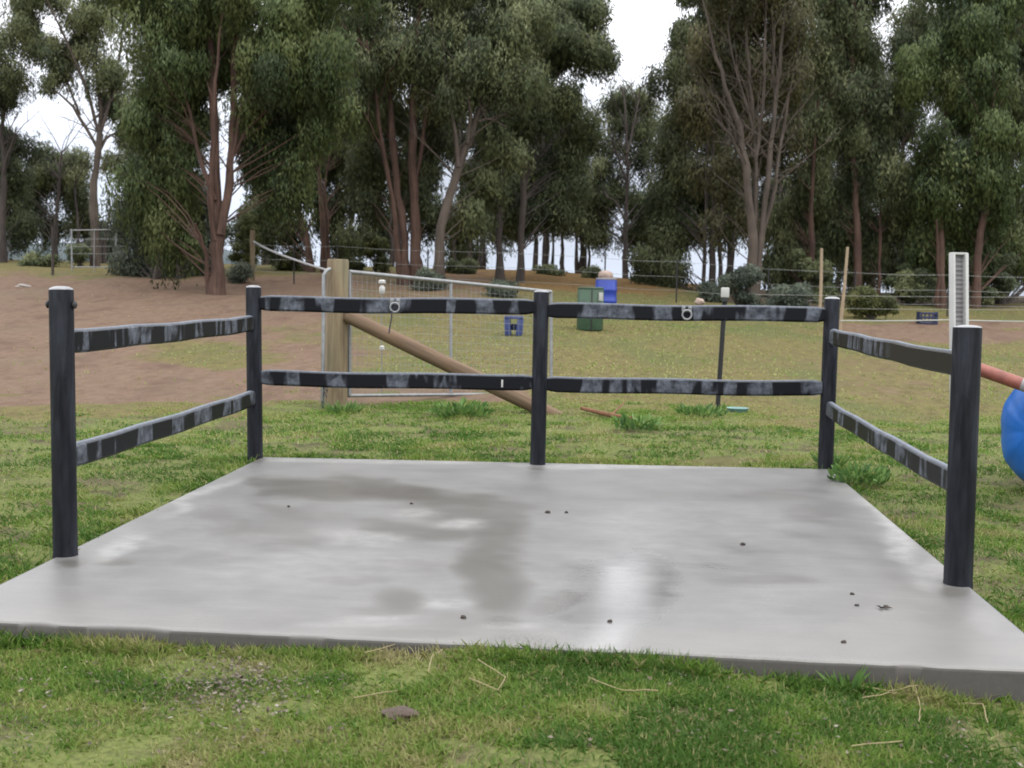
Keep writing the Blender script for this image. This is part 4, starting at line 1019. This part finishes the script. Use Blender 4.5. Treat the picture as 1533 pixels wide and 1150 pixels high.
tree('gum_tree', 'big fawn gum with a fan of many bare pale upright limbs', 38.0,
     [([(1126, 405), (1127, 380), (1127, 350), (1121, 300), (1118, 250), (1108, 190), (1085, 130), (1066, 60), (1052, 0)], 22, 2.5), ([(1126, 370), (1131, 300), (1131, 230), (1126, 150), (1118, 70), (1112, -40)], 13, 3), ([(1130, 372), (1142, 330), (1150, 270), (1158, 190), (1168, 100), (1176, 0), (1182, -60)], 13, 3),
      ([(1139, 360), (1156, 300), (1166, 230), (1178, 160), (1192, 90), (1204, 20)], 9, 2), ([(1122, 300), (1112, 240), (1095, 205), (1072, 180), (1056, 160)], 6, 1.5), ([(1116, 240), (1098, 190), (1084, 160), (1066, 140)], 4, 1.2), ([(1131, 240), (1142, 160), (1144, 90), (1146, 20), (1150, -40)], 7, 3), ([(1128, 200), (1112, 140), (1098, 90), (1090, 40)], 5, 2), ([(1152, 250), (1160, 170), (1158, 90), (1160, 30)], 5, 2), ([(1160, 200), (1182, 140), (1196, 120), (1212, 110)], 4, 1.2), ([(1118, 260), (1104, 225), (1086, 215), (1070, 212)], 3.5, 1)],
     [(1060, 60, 50, 60, .8), (1120, 20, 60, 50, .8), (1180, 20, 50, 50, .8), (1050, 140, 40, 40, 1.2), (1120, 110, 50, 50, 1.4), (1185, 110, 36, 50, 1.0), (1080, 240, 36, 40, 1.8), (1120, 180, 40, 40, 1.8), (1120, -60, 100, 50), (1180, 200, 26, 40, 1.5), (1100, 300, 30, 30, 1.8)],
     'leaf_brown', 'bark_pale', 430, droop=1.0, tint=.40, seed=12, gap=.35, twig=.95, limb_r=.8, twigs=70)
tree('gum_tree', 'leafy olive gum next to the fawn gum, with a reddish trunk above the green bush', 41.0,
     [([(1284, 425), (1284, 380), (1283, 330), (1280, 260), (1278, 180), (1276, 90), (1280, 0)], 15, 5), ([(1216, 430), (1216, 370), (1214, 310), (1218, 240), (1225, 150)], 13, 4), ([(1316, 420), (1318, 350), (1317, 280), (1320, 200)], 6, 3)],
     [(1230, 80, 36, 40), (1270, 140, 50, 60), (1300, 60, 36, 50), (1230, 180, 40, 60), (1290, 210, 44, 50), (1220, 270, 36, 50), (1270, 290, 40, 40), (1330, 130, 34, 40), (1250, 340, 30, 30), (1200, 330, 28, 40), (1330, 250, 26, 40), (1300, 340, 24, 24), (1250, 10, 50, 40), (1270, -60, 70, 50), (1185, 380, 24, 26), (1340, 320, 26, 30), (1290, 380, 30, 22), (1230, 395, 26, 22), (1284, 320, 24, 34), (1216, 300, 22, 40), (1180, 330, 26, 40), (1165, 395, 26, 20)],
     'leaf_dark', 'bark_red', 760, droop=1.1, tint=.55, seed=13, back=270, gap=.18)
tree('gum_tree', 'weeping yellowish gum behind the white jump stand', 40.0,
     [([(1462, 440), (1463, 390), (1468, 345), (1480, 305), (1488, 250), (1486, 160), (1490, 60), (1494, -40)], 15, 5), ([(1410, 436), (1410, 380), (1408, 320), (1412, 240), (1418, 150)], 14, 4), ([(1405, 405), (1404, 370), (1402, 330)], 7, 4)],
     [(1490, 190, 50, 50), (1500, 270, 40, 50), (1440, 130, 40, 60), (1430, 230, 34, 50), (1480, 90, 50, 60), (1400, 290, 30, 40), (1450, 320, 40, 36), (1510, 350, 34, 34), (1380, 90, 40, 60), (1450, 20, 60, 50), (1410, 370, 28, 30), (1462, 380, 26, 26), (1480, 240, 26, 50), (1412, 270, 24, 40), (1390, 200, 30, 40), (1460, -60, 80, 50), (1390, 350, 26, 30)],
     'leaf_olive', 'bark_red', 660, droop=1.3, tint=.36, seed=14, back=270, gap=.24)
tree('gum_tree', 'dark gum with thick shaded trunk at the photo edge beyond the jump stand', 42.0,
     [([(1500, 442), (1500, 390), (1498, 330), (1502, 250), (1510, 150), (1520, 20)], 16, 6)],
     [(1530, 60, 50, 70), (1550, 180, 50, 70), (1540, 300, 40, 60), (1500, 20, 40, 50), (1570, 380, 40, 40), (1520, 360, 30, 36), (1540, -60, 60, 50), (1500, 130, 30, 40), (1600, 120, 60, 120), (1610, 300, 60, 90)],
     'leaf_dark', 'bark_dark', 820, droop=1.0, tint=.4, seed=15, gap=.15)
tree('gum_tree', 'thin leafy gum filling the space between the olive gum and the jump stand', 46.0,
     [([(1352, 428), (1352, 370), (1350, 300), (1352, 220), (1356, 120)], 11, 4), ([(1374, 430), (1376, 360), (1378, 290), (1384, 200)], 8, 3)],
     [(1355, 60, 30, 40), (1350, 160, 30, 50), (1370, 330, 34, 40), (1330, 350, 30, 40), (1365, 250, 26, 34), (1345, 385, 36, 26), (1352, 300, 30, 40), (1376, 290, 26, 40), (1400, 390, 34, 30), (1370, 10, 30, 40)],
     'leaf_dark', 'bark_dark', 700, droop=1.0, tint=.4, seed=16, back=270, gap=.25)

# smaller dark trees filling the belt behind
fill = [
    ('low dark tree under the tall three trunked gum', 585, 52, [(570, 330, 34, 40), (600, 300, 36, 40), (540, 350, 24, 24)], 'leaf_dark'),
    ('low dark tree behind the leaning gum trunk', 700, 53, [(690, 330, 34, 36), (720, 300, 34, 40), (700, 365, 26, 18)], 'leaf_dark'),
    ('many stemmed dark tree with white sky between its stems', 800, 50, [(800, 300, 44, 34), (760, 320, 26, 26), (840, 310, 30, 30)], 'leaf_dark'),
    ('small dark tree between the many stemmed tree and the slender gum', 868, 51, [(868, 310, 28, 30), (890, 330, 18, 22), (850, 290, 24, 24)], 'leaf_dark'),
    ('low dark tree below the sweeping gum by the sky gap', 985, 52, [(985, 350, 28, 34), (965, 330, 24, 30), (1005, 330, 28, 36)], 'leaf_dark'),
    ('shaded tree behind the fan of pale limbs', 1170, 50, [(1165, 290, 40, 50), (1190, 340, 30, 40), (1130, 330, 32, 36), (1150, 220, 40, 50), (1100, 260, 36, 50)], 'leaf_dark'),
    ('shaded tree behind the olive gum and green bush', 1255, 52, [(1250, 300, 50, 60), (1290, 360, 36, 40), (1230, 380, 30, 30), (1290, 250, 40, 60), (1240, 220, 40, 60)], 'leaf_dark'),
    ('shaded tree behind the weeping yellowish gum', 1430, 53, [(1420, 330, 44, 50), (1460, 260, 40, 60), (1390, 380, 30, 30), (1480, 360, 40, 40), (1440, 390, 34, 26), (1500, 300, 40, 60)], 'leaf_dark'),
    ('shaded tree behind the weeping gum in the bare dirt', 400, 52, [(400, 280, 44, 50), (440, 240, 36, 50), (370, 330, 28, 30), (420, 180, 50, 60)], 'leaf_dark'),
    ('blue grey bush tree by the pale yard gate', 150, 50, [(150, 355, 22, 30), (172, 365, 20, 26), (190, 330, 16, 26)], 'leaf_grey'),
    ('tall dark gum rising behind the weeping gum and the slanting trunks', 505, 55, [(500, 60, 50, 70), (480, 160, 50, 60), (530, 190, 36, 60), (540, 60, 40, 70), (450, 110, 40, 70), (500, -60, 80, 60)], 'leaf_dark'),
    ('tall dark gum rising behind the leaning gum', 690, 55, [(690, 60, 60, 70), (680, 180, 50, 60), (730, 230, 40, 60), (760, 60, 50, 70), (760, 250, 40, 40), (700, -60, 90, 60), (630, 220, 40, 60)], 'leaf_dark'),
    ('tall dark gum rising behind the sweeping gum and the fan of pale limbs', 1090, 54, [(1090, 60, 50, 70), (1080, 180, 50, 60), (1040, 150, 36, 50), (1130, 130, 50, 80), (1180, 60, 50, 70), (1040, 300, 30, 50), (1190, 170, 40, 60), (1100, -60, 100, 60), (1220, 120, 40, 60)], 'leaf_dark'),
    ('tall dark gum rising behind the olive gum', 1300, 56, [(1300, 120, 40, 60), (1270, 60, 40, 60), (1310, 230, 40, 60), (1230, -20, 60, 50), (1340, 180, 24, 40), (1250, 160, 40, 60)], 'leaf_dark'),
    ('tall dark gum rising behind the weeping yellowish gum and jump stand', 1475, 56, [(1420, 60, 50, 70), (1480, 60, 60, 70), (1520, 160, 50, 70), (1430, 160, 40, 60), (1530, 40, 50, 60), (1470, 260, 60, 50), (1480, -60, 110, 60)], 'leaf_dark'),
    ('tall olive gum rising behind the weeping gum in the dirt', 240, 53, [(240, 60, 60, 70), (210, 180, 40, 70), (330, 60, 60, 70), (290, 180, 50, 60), (400, 60, 60, 70), (390, 180, 50, 60), (330, -60, 140, 60), (230, 270, 34, 40)], 'leaf_olive'),
    ('dark gum behind the broad gum and its dead pale side limbs', 815, 52, [(800, 40, 40, 60), (830, 170, 40, 60), (790, 200, 40, 50), (740, 160, 40, 60), (850, 240, 26, 34), (790, 270, 40, 30)], 'leaf_dark'),
]
for k, (lab, u_, d_, cr, lf) in enumerate(fill):
    vtopm = min(c_[1] for c_ in cr)
    st_ = [([(u_, 395), (u_ + 3, 360), (u_ - 2, (vtopm + 395) / 2), (u_ + 4, vtopm)], 9, 3)]
    rs_ = np.random.default_rng(k + 40)
    for j in range(3 if k not in (2, 3) else 5):
        du = rs_.uniform(-26, 26); st_.append(([(u_ + du, 392), (u_ + du * 1.1, 350), (u_ + du * 1.4 + 4, 310), (u_ + du * 1.5, 285)], rs_.uniform(4, 8), 2))
    tree('dark_tree', lab, float(d_), st_, cr, lf, 'bark_dark', 620, droop=.7, tint=.3, seed=30 + k, gap=.2, group='smaller trees in the belt behind')

shrub('shrub', 'round green shrub next to the far timber corner post', 356, 40, 42, 36, 'leaf_grey', tint=.7, seed=1)
shrub('shrub', 'round grey green shrub at the foot of the leaning gum', 645, 38.5, 56, 40, 'leaf_grey', tint=.65, seed=2)
shrub('shrub', 'low grey shrub on the dry orange rise before the dark broad gum', 750, 37, 50, 36, 'leaf_grey', tint=.55, seed=3)
shrub('shrub', 'tall dark grey shrub around the foot of the fawn gum', 1108, 36, 76, 80, 'leaf_grey', tint=.35, seed=4)
shrub('shrub', 'wide bluish shrub between the fawn gum and the corner post', 1176, 34.5, 84, 58, 'leaf_grey', tint=.45, seed=5)
shrub('shrub', 'bushy bright green shrub behind the leaning stake', 1308, 34.5, 84, 78, 'leaf_yellow', tint=.35, seed=6)
shrub('shrub', 'narrow grey shrub under the twin trunks by the sky gap', 1066, 38, 40, 46, 'leaf_grey', tint=.45, seed=7)
shrub('shrub', 'yellow green tall shrub behind the big weeping gum trunk', 366, 44, 50, 130, 'leaf_yellow', dens=700, tint=.3, seed=8)
shrub('shrub', 'yellow green shrub between the slanting gum and the three trunked gum', 562, 46, 54, 70, 'leaf_yellow', dens=700, tint=.3, seed=9)
shrub('shrub', 'small green shrub below the slanting brown trunk', 440, 46, 36, 44, 'leaf_yellow', dens=700, tint=.4, seed=10)

for k, (u_, w_, h_, lab) in enumerate(((60, 70, 26, 'low dark scrub on the crest near the photo edge by the black trunk'), (120, 40, 40, 'dark scrub behind the pale yard gate uprights'), (420, 50, 34, 'dark scrub at the crest behind the long white line'), (520, 60, 30, 'dark scrub behind the strainer post at the crest'), (690, 60, 26, 'dark scrub between the leaning gum and the broad gum'),
        (820, 56, 18, 'low scrub under the many stemmed dark tree'), (880, 40, 22, 'low scrub behind the blue drum at the crest'), (1000, 60, 34, 'dark scrub under the sweeping gum by the sky gap'), (1220, 84, 92, 'dark scrub behind the upright stake'), (1360, 96, 84, 'dark scrub between the green bush and the jump stand'), (1470, 110, 92, 'dark scrub behind the jump stand'), (960, 36, 26, 'small scrub by the slender gum trunk'))):
    shrub('shrub', lab, u_, 46.5 if u_ < 1100 else 41.0, w_, h_, 'leaf_dark', dens=700, lsize=(.13, .04), tint=.5, seed=30 + k, group='scrub along the crest')

# weeds at the slab edge and gate foot
def weed(label, u, v, w, h, seed, n=120, leafy=False):
    rs = np.random.default_rng(seed); base = on_ground(u, v); d = project(base)[2]; k = d / F
    a = rs.uniform(0, 6.283, n); r = np.sqrt(rs.uniform(0, 1, n)) * w * k / 2
    P = base + np.stack([np.cos(a) * r, np.sin(a) * r * .8, rs.uniform(0, .6, n) * h * k if leafy else np.zeros(n)], 1)
    out = np.stack([np.cos(a) * .5, np.sin(a) * .5, rs.uniform(.35, 1.2, n)], 1) + rs.normal(0, .25, (n, 3))
    D = unit(out); L = rs.uniform(.5, 1.1, n) * h * k * (.5 if leafy else 1); Wd = L * (.45 if leafy else .13)
    vv, q = diamonds(P, D, rs.normal(size=(n, 3)), L, Wd)
    o = fast_mesh('weed_clump', vv, q, MAT['leaf_weed'], None, np.clip(rs.normal(.4, .2, n), 0, 1))
    return tag(o, label, 'weed', 'weeds in the grass')
weed('broad leafy weed clump along the slab edge below the corner post', 1285, 728, 80, 34, 1, 260, True)
weed('dark green weed clump in front of the farm gate bottom rail', 690, 625, 84, 28, 2, 260, True)
weed('bright green weed clump beyond the slab near the rusty dead branch', 955, 645, 66, 26, 3, 220, True)
weed('weed clump at the foot of the corner post by the slab', 1243, 700, 30, 26, 4, 120)
weed('tall grass tuft at the foot of the strainer post', 515, 618, 50, 20, 5, 140)
weed('small thistle like weed sprouting from the slab front edge', 1268, 1035, 36, 46, 6, 30)
weed('leafy weed clump near the foot of the black picket', 1050, 625, 70, 22, 7, 200, True)

# ------------------------------------------------------------------ grass
def inside_slab(x, y, mrg=0.0):
    ok = np.ones(len(x), bool); cs = [cFL, cFR, cBR, cBL]
    for a, b2 in zip(cs, cs[1:] + cs[:1]):
        e = b2 - a; e = e / np.linalg.norm(e); ok &= (e[0] * (y - a[1]) - e[1] * (x - a[0])) > mrg
    return ok
def grass_band(s0, s1, count, length, width, seed, bare=.9, pw=1.0):
    rs = np.random.default_rng(seed)
    s_ = s0 * (s1 / s0) ** (rs.uniform(0, 1, count) ** pw); u_ = rs.uniform(-700, 2233, count)
    P = CAM + np.stack([(u_ - CX) / F * s_, s_, 0 * s_], 1) @ M.T; x, y = P[:, 0], P[:, 1]
    dirt, lush, dry, lit = zones(x, y)
    dens = np.clip(.40 + .75 * lush - bare * dirt - .25 * lit, .02, 1)
    patch = fbm(x, y, 1.5, 41); dens *= sm(.34, .58, patch) * .55 + .45; dens *= 1 - .85 * sm(.50, .60, fbm(x, y, 2.3, 45)) * (s_ < 14); dens *= 1 - .75 * sm(.52, .62, fbm(x * .8, y * 2.2, 1.7, 47)) * ((s_ > 8) & (s_ < 16))
    keep = (rs.uniform(size=count) < dens) & ~inside_slab(x, y, -.004)
    x, y, s_, lush, dry = x[keep], y[keep], s_[keep], lush[keep], dry[keep]; patch = patch[keep]; n_ = len(x)
    hgt = length * rs.uniform(.45, 1.25, n_) * (.7 + .5 * lush) * (1 + .0 * s_)
    near_edge = inside_slab(x, y, -.13); hgt = np.where(near_edge, hgt * (1.0 + 1.1 * fbm(x, y, 2.3, 81)), hgt)
    a = rs.uniform(0, 6.283, n_); lean = rs.uniform(.15, 1.25, n_)
    z = gz(x, y); B_ = np.stack([x, y, z - .006], 1)
    dirv = np.stack([np.cos(a) * lean, np.sin(a) * lean, np.ones(n_)], 1); dirv = unit(dirv)
    W2 = width * rs.uniform(.7, 1.3, n_); sd = np.stack([-np.sin(a + rs.normal(0, .8, n_)), np.cos(a), 0 * a], 1); sd = unit(sd)
    mid = B_ + dirv * hgt[:, None] * .55; tip = B_ + dirv * hgt[:, None] + np.stack([np.cos(a), np.sin(a), -.7 * np.ones(n_)], 1) * (hgt * .28 * lean)[:, None]
    v = np.stack([B_ - sd * W2[:, None] * .5, B_ + sd * W2[:, None] * .5, mid + sd * W2[:, None] * .42, tip, mid - sd * W2[:, None] * .42], 1).reshape(-1, 3)
    q = np.arange(n_ * 5).reshape(-1, 5)
    tone = fbm(x, y, 1.5, 51); tone2 = fbm(x, y, 4.0, 61)
    T = .20 + (tone - .5) * 1.5 + (tone2 - .5) * 1.5 + (1 - lush) * np.where(s_ > 13, .50, .30) + rs.normal(0, .13, n_)
    T = np.where((rs.uniform(size=n_) < .10) & (s_ < 13), rs.uniform(.7, 1, n_), T); T = np.where(s_ > 13, np.clip(T + .12, .2, .70), T)
    return v, q, np.clip(T, 0, 1)
parts = [grass_band(3.6, 5.6, 400000, .042, .0042, 1), grass_band(5.4, 10.5, 330000, .040, .0062, 2), grass_band(10., 17, 270000, .046, .010, 3), grass_band(16, 40, 125000, .07, .024, 4, bare=1.0)]
off = 0; V_, Q_, T_ = [], [], []
for v, q, t in parts: V_.append(v); Q_.append(q + off); T_.append(t); off += len(v)
gm = fast_mesh('grass', np.concatenate(V_), np.concatenate(Q_), MAT['grass_blade'], None, np.concatenate(T_))
tag(gm, 'short mixed green and straw coloured grass around the concrete slab', 'grass', kind='stuff')
# pale dry leaf and gravel flecks in the lawn
rs = np.random.default_rng(77); n_ = 2600
uc = np.concatenate([rs.normal(345, 60, 900), rs.uniform(-100, 1633, 1700)]); vc = np.concatenate([rs.normal(1040, 22, 900), rs.uniform(985, 1160, 1700)])
ok = vc > 985; uc, vc = uc[ok], vc[ok]
r3 = np.stack([(uc - CX) / F, np.ones(len(uc)), -(vc - CY) / F], 1) @ M.T; t_ = (-.10 - CAM[2]) / r3[:, 2]; P = CAM + r3 * t_[:, None]
clump = (fbm(P[:, 0], P[:, 1], 2.2, 91) > .50) | (np.arange(len(uc)) < 900); P = P[clump & ~inside_slab(P[:, 0], P[:, 1], -.03)]; n_ = len(P)
P[:, 2] = gz(P[:, 0], P[:, 1]) + rs.uniform(.008, .028, n_)
D = unit(np.stack([rs.normal(size=n_), rs.normal(size=n_), rs.normal(0, .25, n_)], 1)); N_ = unit(np.stack([rs.normal(0, .4, n_), rs.normal(0, .4, n_), np.ones(n_)], 1))
L = rs.uniform(.006, .026, n_); v, q = diamonds(P, D, N_, L, L * rs.uniform(.3, .7, n_))
MAT['fleck'] = leaf_mat('dry_fleck', [(0.037, 0.028, 0.022), (0.099, 0.074, 0.056), (0.186, 0.155, 0.124), (0.285, 0.260, 0.229)], .05)
fl = fast_mesh('leaf_litter', v, q, MAT['fleck'], None, np.clip(rs.beta(1.0, 2.1, n_), 0, 1))
tag(fl, 'scattered pale and brown leaf flecks in the front grass', 'leaf litter', kind='stuff')

# ------------------------------------------------------------------ sky, sun
EL, AZ = math.radians(68), math.radians(125)      # high, to the right of the camera, diffused by cloud
w = bpy.data.worlds.new('World'); scene.world = w; w.use_nodes = True
nt = w.node_tree; bg = nt.nodes['Background']
sky = nd(nt, 'ShaderNodeTexSky', sky_type='NISHITA', sun_disc=False, sun_elevation=EL, sun_rotation=AZ)
skys = nd(nt, 'ShaderNodeVectorMath', operation='SCALE'); skys.inputs['Scale'].default_value = .06; nt.links.new(sky.outputs[0], skys.inputs[0])
tc = nd(nt, 'ShaderNodeTexCoord'); sp = nd(nt, 'ShaderNodeSeparateXYZ'); nt.links.new(tc.outputs['Generated'], sp.inputs[0])
cl = ramp(nt, sp.outputs[2], [(0., (.44, .49, .58)), (.08, (.54, .58, .67)), (.17, (.88, .90, .96)), (.26, (1.55, 1.56, 1.62)), (.6, (1.45, 1.45, 1.46)), (1., (1.55, 1.55, 1.55))])
nz = noise(nt, mapped(nt, tc.outputs['Generated'], (2.2, 2.2, 5)), 1.3, 5, .55, .4)
cl = mix(nt, 1.0, cl, ramp(nt, nz, [(.3, .72), (.55, 1.0), (.75, 1.1)]), 'MULTIPLY')
cov = ramp(nt, nz, [(.25, .82), (.45, .97)])
nt.links.new(mix(nt, cov, skys.outputs[0], cl), bg.inputs[0]); bg.inputs[1].default_value = 1.75
sl = bpy.data.lights.new('sun', 'SUN'); sl.energy = 1.1; sl.angle = math.radians(40); sl.color = (1, .96, .90)
so = bpy.data.objects.new('sun', sl); COL.objects.link(so)
dirs = Vector((math.sin(AZ) * math.cos(EL), math.cos(AZ) * math.cos(EL), math.sin(EL)))
so.rotation_euler = (-dirs).to_track_quat('-Z', 'Y').to_euler()

for o in scene.objects:
    if '_o' in o: del o['_o']
vs_ = scene.view_settings; vs_.view_transform = 'Standard'; vs_.look = 'None'; vs_.gamma = 1; vs_.exposure = 0.0; vs_.use_curve_mapping = False
scene.render.engine = 'CYCLES'
scene.cycles.use_denoising = True
scene.cycles.max_bounces = 6; scene.cycles.diffuse_bounces = 3; scene.cycles.glossy_bounces = 3; scene.cycles.transmission_bounces = 3
scene.cycles.filter_width = 1.8

print('LEAVES', LEAVES)
